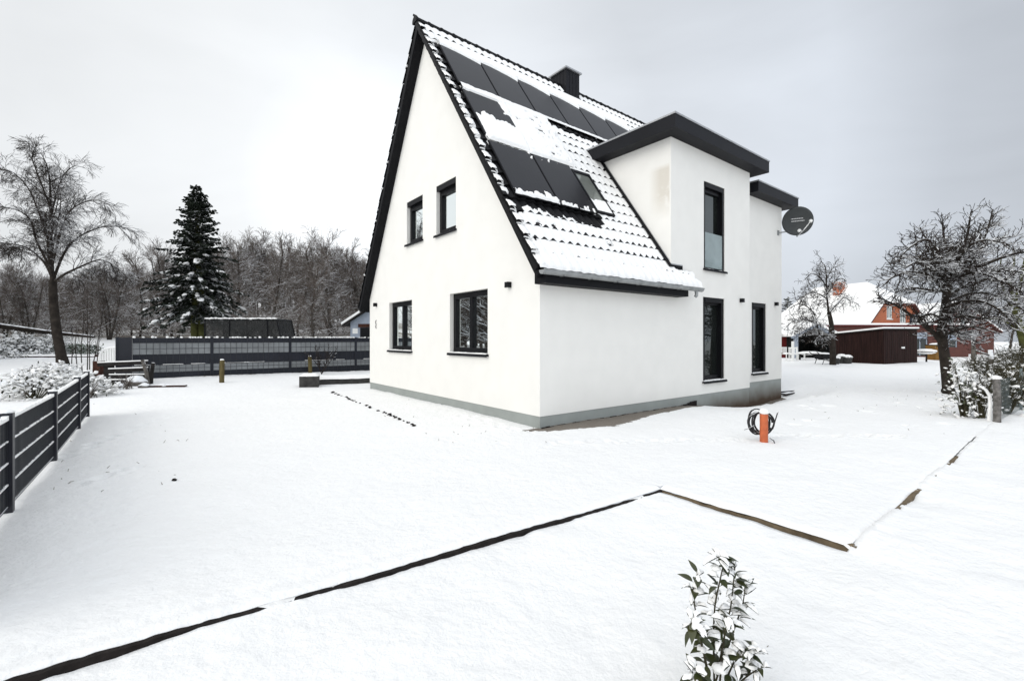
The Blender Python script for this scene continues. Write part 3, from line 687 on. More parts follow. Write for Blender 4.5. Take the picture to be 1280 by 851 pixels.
for (p0, w0, w1) in PAN:
    cut = np.maximum(cut, np.minimum(np.minimum(Sg-(PX0+p0+.03), PX0+p0+1.17-Sg), np.minimum(Wg-w0-.03, w1-.03-Wg)))
below3 = np.minimum(np.minimum(Wg-(1.52+j1*1.25), 1.90-Wg), 2.52-Sg+j2*.5)      # shadowed bare strip below row 3
below1 = np.minimum(np.minimum(Wg-(5.34+j1*1.1), 5.66-Wg), np.minimum(Sg-2.45-j2, 7.3-Sg))
left = np.minimum(np.minimum(Sg-(-0.13+j2*.35), 0.04-Sg), np.minimum(Wg-(1.35+j1), 7.45-Wg))
vgap = np.minimum(np.minimum(Sg+0.30, -0.10-Sg+j2*.1), fr0-0.74)
for q in (below3, below1, left, vgap): cut = np.maximum(cut, q)
spots = fbm(Sg*4.3+9, Wg*4.3, 3)-0.62*np.ones_like(Sg)+0.32*np.exp(-((Sg-.35)/.5)**2-((Wg-.9)/.5)**2)+0.2*np.exp(-((Sg-1.6)/.8)**2-((Wg-.62)/.25)**2)
cut = np.maximum(cut, spots*0.6)
sky_ = np.minimum(np.minimum(Sg-2.40, 3.02-Sg), np.minimum(Wg-1.92, 3.42-Wg)); cut = np.maximum(cut, sky_)
chm = np.minimum(np.minimum(Sg-4.72, 5.48-Sg), Wg-7.76); cut = np.maximum(cut, chm)
rid = Wg-(WMAX-0.13+0.05*np.cos(2*np.pi*Sg/0.225)+j2*.3); cut = np.maximum(cut, rid)
H = H - np.clip(cut, 0, 0.03)/0.03*0.12
F = gridfaces(*Sg.shape); cS = Sg.ravel()[F].mean(1); cW = Wg.ravel()[F].mean(1); hm = H.ravel()[F].max(1)
ok = (hm > 0.015) & ~((cS > 4.93+.06*np.sin(cW*20)) & (cW < 0.5)) & ~((cS > 4.25) & (cS < LEN+.3) & (cW > .46) & (cW < 3.4))
# eave lip : first row folds down over the tile edge
XYZ = rs_xyz(Sg, Wg, H); XYZ[0, :, 1] -= 0.02; XYZ[0, :, 2] -= 0.05+0.015*fbm(ss*4, ss*0, 3)
np_mesh('roof_snow', XYZ.reshape(-1, 3), F[ok], M['roofsnow'], roof, smooth=True)
# snow lying on the verge tiles, one wedge per course
b = MB(); rr = random.Random(3)
for k in range(23):
    w0 = k*0.36+.015+rr.uniform(0, .03); w1 = k*.36+.30+rr.uniform(-.05, .02)
    if rr.random() < .05: continue
    nseg = 5; V = []; F = []
    for i in range(nseg+1):
        f = i/nseg; w = w0+(w1-w0)*f; hh = 0.092-0.045*f; t_ = 0.028*math.sin(math.pi*min(1, .12+f*.86))+.002
        e0 = -OX-.028+rr.uniform(-.004, .01); e1 = -OX+.15+rr.uniform(-.025, .02)-0.04*f
        for q, h in ((e0, hh-.01), (e0+.01, hh+t_), (e1-.03, hh+t_), (e1, hh-.03)): V.append(roofpt(q, w, h))
    for i in range(nseg):
        for j in range(3): F.append((i*4+j, i*4+j+1, (i+1)*4+j+1, (i+1)*4+j))
    b.add(V, F)
for k in range(21):                            # specks along the far verge
    w = .3+k*.36+rr.uniform(0, .2); h = 0.06; y = 8.75-w*lc+h*ls; z = 2.6+w*ls+h*lc
    if rr.random() < .7: b.blob((-OX+rr.uniform(0, .04), y, z), (.035, .02, .035), 6, 4, rr, .4)
b.build('verge_snow', M['roofsnow'], roof, smooth=True)
# panels
for i, (p0, w0, w1) in enumerate(PAN):
    a, c = PX0+p0+.012, PX0+p0+1.188
    f = MB(); fw = 0.022
    f.prism([roofpt(a, w0, PH-.035), roofpt(c, w0, PH-.035), roofpt(c, w1, PH-.035), roofpt(a, w1, PH-.035)], roofpt(0, 0, .033)-roofpt(0, 0, 0))
    o = f.build('solar_panel', M['frame'], house)
    g = MB(); g.quad(roofpt(a+fw, w0+fw, PH+.0015), roofpt(c-fw, w0+fw, PH+.0015), roofpt(c-fw, w1-fw, PH+.0015), roofpt(a+fw, w1-fw, PH+.0015)); g.build('panel_glass', M['panel'], o)
# snow on the panels
ss = np.arange(-.01, 7.25, 0.022); ww = np.arange(1.75, 7.62, 0.024); Sg, Wg = np.meshgrid(ss, ww)
fp = ((Sg-PX0)/1.2) % 1.0; ip = np.floor((Sg-PX0)/1.2)
n1 = fbm(Sg*2.6, Wg*2.6, 4); n2 = fbm(Sg*9, Wg*6, 3); n3 = fbm(Sg*6.5+3, Wg*1.3, 3)
pres = np.full_like(Sg, -1.0)
pres = np.maximum(pres, Wg-(7.24-0.19*fp**2.2-0.025*ip+0.03*n1))                                    # scalloped edge along the top row
row1b = np.minimum(5.63+0.03*n1+0.03*n2-Wg, 2.5+.2*n1-Sg); pres = np.maximum(pres, np.where(Wg > 5.36+.03*n2, row1b, -1))
thin = np.minimum(5.635+.02*n2-Wg, Wg-5.585); pres = np.maximum(pres, thin)
r2 = np.minimum(4.52-0.16*Sg+0.26*n3+.1*n1-Wg, Wg-3.60-.02*n2); r2 = np.where(Sg > 1.19, -1, r2)
r2b = np.minimum(np.minimum(np.minimum(Sg-(0.98+.12*n1+.1*n2), 1.25-Sg), Wg-4.85-.3*n1), 5.5-Wg); r2 = np.maximum(r2, r2b)
r2c = np.minimum(np.minimum(Sg-1.185, 2.62+.2*n1-Sg), np.minimum(5.6-Wg, Wg-3.55)); r2 = np.maximum(r2, r2c)
r2 = np.minimum(r2, np.where(np.abs(Sg-1.19-.01*n2) < .012, .006*np.ones_like(Sg)*np.where(n2 > 0, 1, -1), 9))
pres = np.maximum(pres, np.minimum(r2, Sg-.03-.05*np.abs(n2)))
r3 = np.minimum(1.96+.27*n3+.14*n2*1.0+0.14*np.exp(-((Sg-.62)/.3)**2)+0.10*np.exp(-((Sg-1.15)/.2)**2)-Wg, Wg-1.865-.012*n2); r3 = np.minimum(r3, 2.30-Sg)
pres = np.maximum(pres, r3)
sp = fbm(Sg*14, Wg*14, 3)-0.72+0.45*np.exp(-((Sg-1.75)/.5)**2-((Wg-3.42)/.12)**2)+.5*np.exp(-((Sg-1.12)/.09)**2-((Wg-3.35)/.18)**2)
pres = np.maximum(pres, np.where((Wg < 3.52) & (Sg < 2.35), (sp-.04)*.25, -1))
pres = np.minimum(pres, np.where(Wg < 1.80, -1, 1)); spk = fbm(Sg*8+4, Wg*10, 3)-.50; pres = np.where((Wg > 3.6) & (Wg < 5.4) & (Sg > 1.2), np.minimum(pres, .03-np.maximum(0, spk+.25*(np.abs(Sg-2.2) < .35))*.35), pres)
H = PH+0.002+np.clip(pres*0.8, -0.04, 0.042)+0.006*n1*(pres > .03)
F = gridfaces(*Sg.shape); hm = H.ravel()[F].max(1); ok = hm > PH-.004
np_mesh('panel_snow', rs_xyz(Sg, Wg, H).reshape(-1, 3), F[ok], M['roofsnow'], roof, smooth=True)
# skylight
f = MB(); a, c, w0, w1 = 2.40, 3.04, 1.94, 3.42; fw = .055
for q in ((a, a+fw, w0, w1), (c-fw, c, w0, w1), (a+fw, c-fw, w0, w0+fw), (a+fw, c-fw, w1-fw*1.6, w1)):
    f.prism([roofpt(q[0], q[2], 0), roofpt(q[1], q[2], 0), roofpt(q[1], q[3], 0), roofpt(q[0], q[3], 0)], roofpt(0, 0, .115)-roofpt(0, 0, 0))
sk = f.build('skylight', M['fascia'], house)
g = MB(); g.quad(roofpt(a+fw-.005, w0+fw-.005, .085), roofpt(c-fw+.005, w0+fw-.005, .085), roofpt(c-fw+.005, w1-fw, .085), roofpt(a+fw-.005, w1-fw, .085)); g.build('pane', M['glassclear'], sk)
ss = np.linspace(a+fw, c-fw, 24); ww = np.linspace(w0+fw, w0+.62, 26); Sg, Wg = np.meshgrid(ss, ww)
pr = 0.50-(Wg-w0-fw)+.22*fbm(Sg*5, Wg*5, 3)-.15*(Sg-a); Hs = .086+np.clip(pr*.3, -.02, .025); F = gridfaces(*Sg.shape); ok = Hs.ravel()[F].max(1) > .08
np_mesh('skylight_snow', rs_xyz(Sg, Wg, Hs).reshape(-1, 3), F[ok], M['roofsnow'], sk)
# gutter with hooks, end cap, soffit box
b = MB(); gy, gz, gr = -0.375, 2.83, 0.068; n = 8; V = []; F = []
for x in (-OX-.02, 4.86):
    for j in range(n+1):
        a = math.pi+math.pi*j/n; V.append((x, gy+gr*math.cos(a), gz+gr*math.sin(a)*1.1))
    for j in range(n+1):
        a = 2*math.pi-math.pi*j/n; V.append((x, gy+(gr-.006)*math.cos(a), gz+(gr-.006)*math.sin(a)*1.1))
k = 2*(n+1)
for j in range(k): F.append((j, (j+1) % k, k+(j+1) % k, k+j))
for e0 in (0, k): F.append(tuple(e0+j for j in range(n+1)))
b.add(V, F)
b.tube([(-OX-.02, gy-gr, gz+.004), (4.86, gy-gr, gz+.004)], .011, 6, True)
for i in range(7): x = .2+i*.74; b.box(x, gy-gr-.004, gz-.078, x+.028, gy+gr, gz-.07)
b.tube([(4.62, gy, gz-.06), (4.62, gy, gz-.17), (4.62, gy+.03, gz-.2)], .04, 10, True)
gut = b.build('gutter', M['zinc'], house)
b = MB(); b.box(-.13, -.30, 2.625, 4.40, -.004, 2.80); b.build('soffit', M['dark'], house)
# flat roofs of the extension
def flatroof(x0, x1, y0, y1, z0, z1):
    b = MB(); b.box(x0, y0, z0, x1, y1, z1); o = b.build('flat_roof', M['fascia'], house)
    t = MB(); e = .018
    t.box(x0-e, y0-e, z1-.028, x1+e, y0+.10, z1+.012); t.box(x0-e, y0+.1003, z1-.028, x0+.10, y1, z1+.012); t.box(x1-.10, y0+.1003, z1-.028, x1+e, y1, z1+.012)
    t.build('edge_trim', M['trim'], o)
    s = MB(); n = 60; V = []; F = []; rr = random.Random(int(x0*100))
    sx = np.linspace(x0+.02, x1-.02, 50); sy = np.linspace(y0+.02, y1-.01, 26); A, B = np.meshgrid(sx, sy)
    d = np.minimum(np.minimum(A-x0, x1-A), B-y0); Z = z1+.013+.03*sst(.0, .16, d)+.012*fbm(A*2.5, B*2.5, 3)*sst(0, .2, d)
    np_mesh('flat_roof_snow', np.stack([A, B, Z], -1).reshape(-1, 3), gridfaces(*A.shape), M['roofsnow'], o)
    return o
flatroof(3.76, 8.52, -.36, 2.42, 6.44, 6.775)
flatroof(8.522, 11.40, -.06, 3.4, 5.99, 6.31)
# lead flashing where the extension meets the tiled roof
b = MB(); e = .012
def strip(p, q, n_, up, wdt, th):
    p = Vector(p); q = Vector(q); n_ = Vector(n_)*th; up = Vector(up)*wdt
    P = [p, q, q+up, p+up]; b.prism(P, n_)
strip(roofpt(X1, .45, .02), roofpt(X1, 4.3, .02), (-1, 0, 0), (0, 0, 1), .16, .014)
b.prism([roofpt(X1-.12, .50, .09), roofpt(X1-.014, .50, .10), roofpt(X1-.014, 4.3, .10), roofpt(X1-.12, 4.3, .09)], roofpt(0, 0, .006)-roofpt(0, 0, 0))
b.box(X1-.014, -.014, 3.26, 4.62, -.002, 3.40)
b.build('flashing', M['dark'], house)
b = MB(); b.prism([Vector((X1-.016, 0, 0))+Vector((0, roofpt(0, w, 0).y, roofpt(0, w, 0).z+zz)) for w, zz in ((.5, .205), (4.2, .205), (4.2, .232), (.5, .232))], (.014, 0, 0)); b.box(X1-.0, -.018, 3.40, 4.62, -.002, 3.425)
b.build('flashing_rail', M['trim'], house)
# chimney
b = MB(); cx0, cx1, cy0, cy1, cz = 4.80, 5.40, 4.20, 4.92, 10.24
b.box(cx0, cy0, 9.0, cx1, cy1, cz)
for i in range(1, 4): x = cx0+(cx1-cx0)*i/4; b.box(x-.006, cy0-.008, 9.05, x+.006, cy0+.002, cz-.004)
for i in range(1, 5): y = cy0+(cy1-cy0)*i/5; b.box(cx0-.008, y-.006, 9.05, cx0+.002, y+.006, cz-.004)
b.box(cx0-.014, cy0-.014, cz-.12, cx0+.01, cy0+.01, cz); 
ch = b.build('chimney', M['fascia'], house)
b = MB(); b.box(cx0-.06, cy0-.06, cz+.001, cx1+.06, cy1+.06, cz+.05); b.build('chimney_cap', M['trim'], ch)
b = MB(); b.blob(((cx0+cx1)/2, (cy0+cy1)/2, cz+.05), (.34, .4, .05), 16, 6, random.Random(1), .05); b.build('chimney_snow', M['roofsnow'], ch, smooth=True)
# wall lamps
def lamp(O, n_):
    O = Vector(O); n_ = Vector(n_); ax = Vector((n_.y, -n_.x, 0)); b = MB(); up = Vector((0, 0, 1))
    b.obox(O+n_*.05, ax*.055, n_*.045, up*.055); b.obox(O+n_*.006, ax*.045, n_*.006, up*.045)
    o = b.build('wall_lamp', M['frame'], house)
    g = MB(); g.obox(O+n_*.05, ax*.042, n_*.034, up*.0565); g.build('lamp_glass', M['glassclear'], o)
lamp((0, .9, 2.70), (-1, 0, 0)); lamp((0, 7.84, 2.70), (-1, 0, 0)); lamp((7.55, 0, 2.71), (0, -1, 0)); lamp((10.5, Y2, 2.76), (0, -1, 0))
b = MB(); b.tube([(-.004, 7.86, 2.22), (-.03, 7.87, 2.15), (-.02, 7.84, 2.08), (-.03, 7.85, 2.0), (-.004, 7.86, 1.95)], .01, 5); b.build('cable_end', M['frame'], house)

# satellite dish on the right end of the extension
dc = Vector((11.18, -0.12, 5.50)); dish = empty('satellite_dish', h2w(*dc), 0, 'round dark grey satellite dish bracketed to the right end of the white house', 'satellite dish')
face = (Vector((0, 0, 1.65))-h2w(*dc)); face.normalize(); face = (face+Vector((.10, 0, .10))).normalized()
rx = Vector((0, 0, 1)).cross(face).normalized(); ry = face.cross(rx)
b = MB(); V = []; F = []; n = 36; rings = 7; RAD = .45
for side in (0, 1):
    for i in range(rings+1):
        r = RAD*i/rings
        for j in range(n):
            a = 2*math.pi*j/n; dz = .11*(r/RAD)**2-.11-(0.012 if side else 0)
            V.append(rx*r*math.cos(a)+ry*r*math.sin(a)*1.04+face*dz)
o_ = (rings+1)*n
for i in range(rings):
    for j in range(n):
        F.append((i*n+j, i*n+(j+1) % n, (i+1)*n+(j+1) % n, (i+1)*n+j)); F.append((o_+i*n+j, o_+(i+1)*n+j, o_+(i+1)*n+(j+1) % n, o_+i*n+(j+1) % n))
for j in range(n): F.append((rings*n+j, rings*n+(j+1) % n, o_+rings*n+(j+1) % n, o_+rings*n+j))
b.add(V, F); M['dish'] = mat('dish_grey', (0.040, 0.044, 0.045), 0.5, 0.3, var=.1, vscale=3); b.build('reflector', M['dish'], dish, smooth=True)
def dp(x, y, h): return rx*x+ry*y+face*h
b = MB()                                      # two short lines of pale lettering, too small to read
for yy, x0, widths in ((.09, -.20, (.03, .05, .025, .04, .035, .05, .03, .03)), (.01, -.17, (.04, .03, .05, .03, .045, .025, .05, .03))):
    x = x0
    for wdt in widths:
        h = -.088
        b.add([dp(x, yy-.012, h), dp(x+wdt, yy-.012, h), dp(x+wdt, yy+.012, h), dp(x, yy+.012, h)], [(0, 1, 2, 3)]); x += wdt+.010
b.build('lettering', M['alu'], dish)
b = MB(); b.tube([dp(0, -.47, -.03), dp(.02, -.47, .15), dp(.08, -.40, .36)], .014, 6, True); b.tube([dp(.08, -.40, .36), dp(.26, -.18, .36)], .016, 6, True)
b.build('feed_arm', M['alu'], dish)
for q in ((.02, -.34), (.33, -.07)):
    b = MB(); c = dp(q[0], q[1], .34); b.tube([c+face*.09, c+face*.05, c, c-face*.07], [.03, .05, .055, .035], 12, True); b.tube([dp(q[0], q[1]-.0, .38), dp(.1, -.38, .36)], .012, 5); b.build('receiver_head', M['white'], dish)
wr = Vector((math.cos(YAW), math.sin(YAW), 0)); wu = Vector((-math.sin(YAW), math.cos(YAW), 0))
b = MB(); anchor = h2w(10.72, Y2, 5.12)-h2w(*dc); b.tube([anchor, dp(-.25, -.30, -.14), dp(0, -.1, -.13)], .02, 8, True); b.obox(anchor-wu*.01, wr*.06, wu*.01, Vector((0, 0, .08)))
b.tube([dp(0, -.1, -.14), dp(0, -.5, -.08)], .028, 8, True); b.build('bracket', M['zinc'], dish)

# ------------------------------------------------------------------ bare trees
def rot_about(v, axis, a): return Matrix.Rotation(a, 3, axis) @ v
class Tree:
    def __init__(s, seed): s.r = random.Random(seed); s.wood = MB(); s.tw = MB()
    def grow(s, p, d, L, rad, lev, P):
        """one limb with wandering axis and its side shoots"""
        r = s.r; nseg = P['segs'][min(lev, len(P['segs'])-1)]; pts = [Vector(p)]; rads = [rad]; d = Vector(d).normalized()
        up = P['up'][min(lev, len(P['up'])-1)]; wb = P['wob'][min(lev, len(P['wob'])-1)]
        for i in range(nseg):
            d = d + Vector((r.gauss(0, wb), r.gauss(0, wb), r.gauss(0, wb)*.7)) + Vector((0, 0, up*(1 if lev == 0 else (1-.0*i))))
            if P.get('droop') and lev >= P['drooplev']: d += Vector((0, 0, -P['droop']*(i+1)/nseg))
            d.normalize(); pts.append(pts[-1]+d*L/nseg); rads.append(max(P['rmin'], rad*(1-(1-P['taper'])*(i+1)/nseg)))
        s.limb(pts, rads, lev, P)
    def limb(s, pts, rads, lev, P, shoots=True):
        r = s.r; thick = lev <= P['woodlev']
        (s.wood if thick else s.tw).tube(pts, rads, (8, 6, 4, 3, 3, 3)[min(lev, 5)])
        if not shoots or lev >= P['maxlev']: return
        L = sum((pts[i+1]-pts[i]).length for i in range(len(pts)-1)); n = P['n'][min(lev, len(P['n'])-1)]
        if n < 1.0 or isinstance(n, float): n = max(2, int(n*L*r.uniform(.8, 1.2)))
        seg = [(pts[i+1]-pts[i]).length for i in range(len(pts)-1)]
        st = P['start'][min(lev, len(P['start'])-1)]
        for k in range(n):
            f = st+(1-st)*((k+r.random())/n)
            x = f*L; i = 0
            while i < len(seg)-1 and x > seg[i]: x -= seg[i]; i += 1
            t = min(1, x/max(seg[i], 1e-6)); q = pts[i].lerp(pts[i+1], t); rr_ = rads[i]*(1-t)+rads[i+1]*t; d = (pts[i+1]-pts[i]).normalized()
            ax = d.orthogonal().normalized(); ax = rot_about(ax, d, r.uniform(0, 6.283)); a = r.uniform(*P['ang'][min(lev, len(P['ang'])-1)])
            dd = rot_about(d, ax, a); fl = P.get('flat', 0)
            if fl and lev >= 1: dd.z *= (1-fl)
            ll = P['len'][min(lev, len(P['len'])-1)]*r.uniform(.5, 1.15)*(1.15-.55*f)
            s.grow(q, dd, ll, max(P['rmin'], min(rr_*.75, P['rad'][min(lev, len(P['rad'])-1)]*r.uniform(.75, 1.2))), lev+1, P)
def finish_tree(t, name, loc, label, cat, bark, twig, group=None):
    root = empty(name, loc, 0, label, cat, group)
    t.wood.build('trunk', bark, root, smooth=True); t.tw.build('crown', twig, root)
    return root
def px_tree(depth, bx, by):
    """local-space helper: a photo pixel (plus an offset in depth) to a point relative to the tree's foot"""
    b = W(bx, by, depth)
    return b, (lambda px, py, dy=0.0: W(px, py, depth+dy)-b)
def smooth_pts(P, sub=3):
    out = []
    for i in range(len(P)-1):
        p0 = P[max(i-1, 0)]; p1 = P[i]; p2 = P[i+1]; p3 = P[min(i+2, len(P)-1)]
        for k in range(sub):
            t = k/sub; out.append(0.5*((2*p1)+(-p0+p2)*t+(2*p0-5*p1+4*p2-p3)*t*t+(-p0+3*p1-3*p2+p3)*t**3))
    out.append(P[-1]); return out
def lim(t, K, pts, r0, r1, lev, P, shoots=True):
    q = smooth_pts([K(*p) for p in pts]); n = len(q); t.limb(q, [r0+(r1-r0)*i/(n-1) for i in range(n)], lev, P, shoots)

# big bare tree on the left
tb, K = px_tree(22.0, 80, 461)
t = Tree(11)
PL = dict(segs=(6, 6, 5, 4, 3), up=(.02, .03, .0, -.02, -.03), wob=(.1, .14, .16, .16, .16), taper=.35, rmin=.0055, woodlev=1, maxlev=4,
          n=(2.6, 5.0, 7.5, 7), start=(.15, .2, .15, .1), ang=((.5, 1.1), (.4, .95), (.35, .9), (.3, .9)), len=(1.7, 1.0, .7, .42), rad=(.03, .015, .009, .0065), droop=.16, drooplev=2)
lim(t, K, [(80, 466), (76, 442), (71, 415), (67, 380), (66, 350)], .215, .15, 0, PL, False)
t.wood.tube([K(80, 470), K(79, 458), K(77, 446)], [.34, .26, .215], 8)
lim(t, K, [(66, 350), (64, 330), (63, 304), (63.5, 275), (63, 250), (62, 225), (58, 205), (50, 190)], 0.102, .009, 1, PL)
lim(t, K, [(66, 352), (76, 325, .3), (88, 305, .6), (104, 293, .9), (127, 284, 1.2), (152, 284, 1.4), (170, 292, 1.6)], 0.066, .009, 1, PL)
lim(t, K, [(68, 352), (82, 342, -.3), (97, 335, -.6), (122, 325, -.9), (140, 330, -1.1), (160, 347, -1.3)], 0.060, .009, 1, PL)
lim(t, K, [(66, 330), (74, 295, -.3), (84, 268, -.6), (100, 255, -.9), (122, 250, -1.1), (140, 258, -1.2)], 0.054, .009, 1, PL)
lim(t, K, [(66, 350), (58, 332, .2), (46, 318, .4), (30, 308, .7), (6, 304, 1.0), (-25, 300, 1.3), (-48, 306, 1.5)], 0.066, .009, 1, PL)
lim(t, K, [(65, 340), (54, 318, -.3), (45, 300, -.6), (38, 275, -.8), (20, 262, -1.1), (-8, 258, -1.4), (-30, 262, -1.6)], 0.060, .009, 1, PL)
lim(t, K, [(64, 315), (56, 285, .3), (47, 262, .6), (38, 240, .8), (24, 222, 1.0), (8, 212, 1.1), (-10, 214, 1.2)], 0.054, .009, 1, PL)
lim(t, K, [(63, 275), (70, 245, .4), (79, 220, .7), (92, 208, .9), (106, 210, 1.0)], 0.042, .009, 1, PL)
lim(t, K, [(63, 262), (54, 236, -.4), (46, 215, -.7), (40, 196, -.9), (46, 180, -1.0)], 0.042, .009, 1, PL)
lim(t, K, [(66, 345), (66, 310, 1.2), (72, 280, 2.2), (76, 250, 2.8), (72, 225, 3.0)], 0.054, .009, 1, PL)
lim(t, K, [(66, 345), (60, 315, -1.2), (62, 285, -2.0), (70, 262, -2.5), (74, 240, -2.8)], 0.054, .009, 1, PL)
finish_tree(t, 'bare_tree', tb, 'tall bare tree with dark leaning trunk and drooping twigs beside the low fence', 'tree', M['bark'], M['twig'])

# old fruit tree on the right
tb, K = px_tree(13.66, 1186, 493)
t = Tree(23)
PF = dict(segs=(5, 5, 4, 3, 2), up=(.05, .02, .05, .06, .05), wob=(.2, .24, .26, .26, .22), taper=.4, rmin=.0065, woodlev=1, maxlev=4,
          n=(3.4, 10.5, 10.5, 6.0), start=(.05, .08, .1, .1), ang=((.6, 1.3), (.5, 1.25), (.5, 1.25), (.4, 1.1)), len=(1.1, .60, .38, .18), rad=(.032, .018, .011, .008), flat=.15)
lim(t, K, [(1186, 500), (1184, 475), (1181, 447), (1178, 425), (1178, 405), (1182, 380), (1185, 350)], .14, .095, 0, PF, False)
t.wood.tube([K(1187, 501), K(1186, 494), K(1185, 486)], [.25, .185, .155], 8)
for pts, r0 in (
    ([(1178, 430), (1168, 417), (1160, 411), (1150, 402), (1140, 395), (1126, 385), (1110, 377), (1097, 372)], .075),
    ([(1150, 402), (1156, 394, -.2), (1166, 393, -.3), (1176, 398, -.5), (1186, 410, -.8)], .045),
    ([(1184, 372), (1172, 352, -.4), (1158, 343, -.8), (1140, 340, -1.1), (1118, 345, -1.3), (1103, 358, -1.5)], .06),
    ([(1185, 350), (1170, 330, .3), (1152, 322, .6), (1132, 322, .9), (1112, 330, 1.2)], .06),
    ([(1185, 350), (1178, 325, -.5), (1160, 300, -.8), (1142, 306, -1.0), (1128, 318, -1.2)], .055),
    ([(1185, 345), (1185, 320, .4), (1180, 298, .6), (1178, 278, .7)], .05),
    ([(1186, 350), (1196, 322, -.4), (1208, 298, -.6), (1212, 276, -.7), (1214, 264, -.8)], .05),
    ([(1186, 348), (1205, 325, .5), (1225, 308, .8), (1235, 285, .9), (1241, 262, 1.0)], .055),
    ([(1186, 355), (1206, 340, -.5), (1232, 330, -1.0), (1258, 320, -1.3), (1285, 315, -1.6), (1310, 322, -1.8)], .065),
    ([(1184, 370), (1205, 358, .5), (1235, 350, .9), (1262, 356, 1.3), (1290, 372, 1.6)], .06),
    ([(1182, 385), (1200, 378, -.7), (1225, 376, -1.3), (1250, 388, -1.8), (1268, 408, -2.1)], .055),
    ([(1180, 415), (1195, 418, .4), (1212, 423, .6), (1226, 430, .7)], .04),
    ([(1185, 350), (1190, 330, 1.0), (1200, 315, 1.8), (1215, 305, 2.4)], .055),
    ([(1185, 350), (1180, 335, -1.0), (1170, 325, -1.8), (1165, 310, -2.3)], .055),
    ([(1186, 345), (1215, 318, .2), (1245, 300, .3), (1270, 295, .3)], .05),
    ([(1184, 365), (1160, 362, .6), (1138, 360, 1.0), (1120, 366, 1.2)], .045), ([(1180, 400), (1205, 395, -1.0), (1235, 398, -1.6), (1262, 392, -2.0)], .045), ([(1185, 352), (1200, 345, 1.3), (1228, 338, 2.0), (1256, 342, 2.4)], .05),
    ([(1184, 378), (1215, 366, .2), (1248, 370, .4), (1275, 385, .5), (1296, 402, .5)], .05), ([(1183, 390), (1206, 388, .9), (1232, 384, 1.5), (1258, 396, 1.9), (1276, 414, 2.1)], .045),
    ([(1186, 352), (1218, 340, -1.2), (1250, 350, -2.0), (1278, 366, -2.4)], .05), ([(1186, 348), (1206, 312, -1.2), (1232, 300, -1.8), (1262, 306, -2.2)], .05), ([(1185, 350), (1172, 312, 1.0), (1156, 296, 1.4), (1150, 284, 1.5)], .045),
    ([(1178, 420), (1198, 412, -.8), (1218, 408, -1.3), (1240, 414, -1.6)], .04), ([(1186, 346), (1200, 310, .8), (1226, 288, 1.2), (1250, 280, 1.3)], .045),
    ([(1184, 360), (1165, 340, -1.2), (1148, 328, -1.9), (1130, 335, -2.2)], .045), ([(1186, 350), (1225, 345, -.2), (1262, 338, -.3), (1300, 345, -.3)], .05)):
    lim(t, K, pts, r0, .016, 1, PF)
finish_tree(t, 'fruit_tree', tb, 'gnarled snow-dusted fruit tree with a dense crown, nearest tree on the right', 'tree', M['bark'], M['twigR'])

# smaller fruit tree in front of the brown shed
tb, K = px_tree(26.0, 1041, 453)
t = Tree(31)
PS = dict(segs=(5, 5, 4, 3), up=(.03, .0, -.02, -.02), wob=(.16, .2, .2, .2), taper=.4, rmin=.009, woodlev=1, maxlev=4,
          n=(3.4, 6.5, 7.0, 3), start=(.1, .1, .1), ang=((.5, 1.2), (.5, 1.1), (.5, 1.1)), len=(1.3, .9, .5, .3), rad=(.026, .015, .011, .009), droop=.10, drooplev=2)
lim(t, K, [(1041, 456), (1041, 436), (1040, 420), (1039, 404), (1036, 390)], 0.17, .10, 0, PS, False)
for pts, r0 in (([(1036, 390), (1034, 375), (1033, 360), (1033, 345), (1031, 332), (1026, 327)], 0.056), ([(1036, 392), (1048, 378, .5), (1056, 372, .8), (1064, 378, 1.0)], 0.042), ([(1034, 368), (1044, 352, -.6), (1052, 348, -.9), (1058, 352, -1)], 0.035),
    ([(1033, 358), (1024, 346, .6), (1014, 342, .9), (1006, 350, 1)], 0.035), ([(1039, 430), (1032, 424, -.5), (1024, 417, -.8), (1021, 405, -1), (1018, 392, -1.1)], 0.049), ([(1021, 405), (1008, 400, -1.4), (994, 400, -1.8), (983, 408, -2)], 0.035),
    ([(1020, 394), (1010, 384, -.8), (998, 380, -.6), (987, 386, -.4)], 0.035), ([(1039, 436), (1030, 424, .6), (1012, 417, 1), (998, 417, 1.4)], 0.042), ([(1035, 375), (1025, 368, -1.2), (1012, 366, -1.8), (1000, 372, -2.2)], 0.035), ([(1033, 350), (1040, 336, .4), (1046, 334, .6)], 0.028)):
    lim(t, K, pts, r0, .018, 1, PS)
finish_tree(t, 'fruit_tree', tb, 'smaller bare fruit tree with arching snowy branches in front of the dark brown shed', 'tree', M['bark'], M['twigR'])

# ------------------------------------------------------------------ wood behind the back fence
def wood_tree(seed, h, stems=1, spread=1.0, twig='ftwig', dens=1.0):
    t = Tree(seed); r = t.r
    P = dict(segs=(7, 6, 5, 4), up=(.05, .10, .05, .02), wob=(.06, .12, .16, .18), taper=.3, rmin=.013, woodlev=0, maxlev=3,
             n=(15, int(9*dens), int(7*dens)), start=(.22, .15, .1), ang=((.45, 1.0), (.4, .95), (.4, 1.0)), len=(h*.34*spread, h*.16, h*.085), rad=(.05, .025, .016))
    for k in range(stems):
        d = Vector((r.uniform(-.25, .25)*(stems > 1), r.uniform(-.25, .25)*(stems > 1), 1)); t.grow((r.uniform(-.2, .2)*(stems > 1), 0, -.3), d, h*r.uniform(.85, 1), h*.016*r.uniform(.8, 1.1), 0, P)
    root = empty('woodland_tree'); t.wood.build('trunk', M['fbark'], root); t.tw.build('crown', M[twig], root); return root
WG = 'bare trees standing along the edge of the wood'
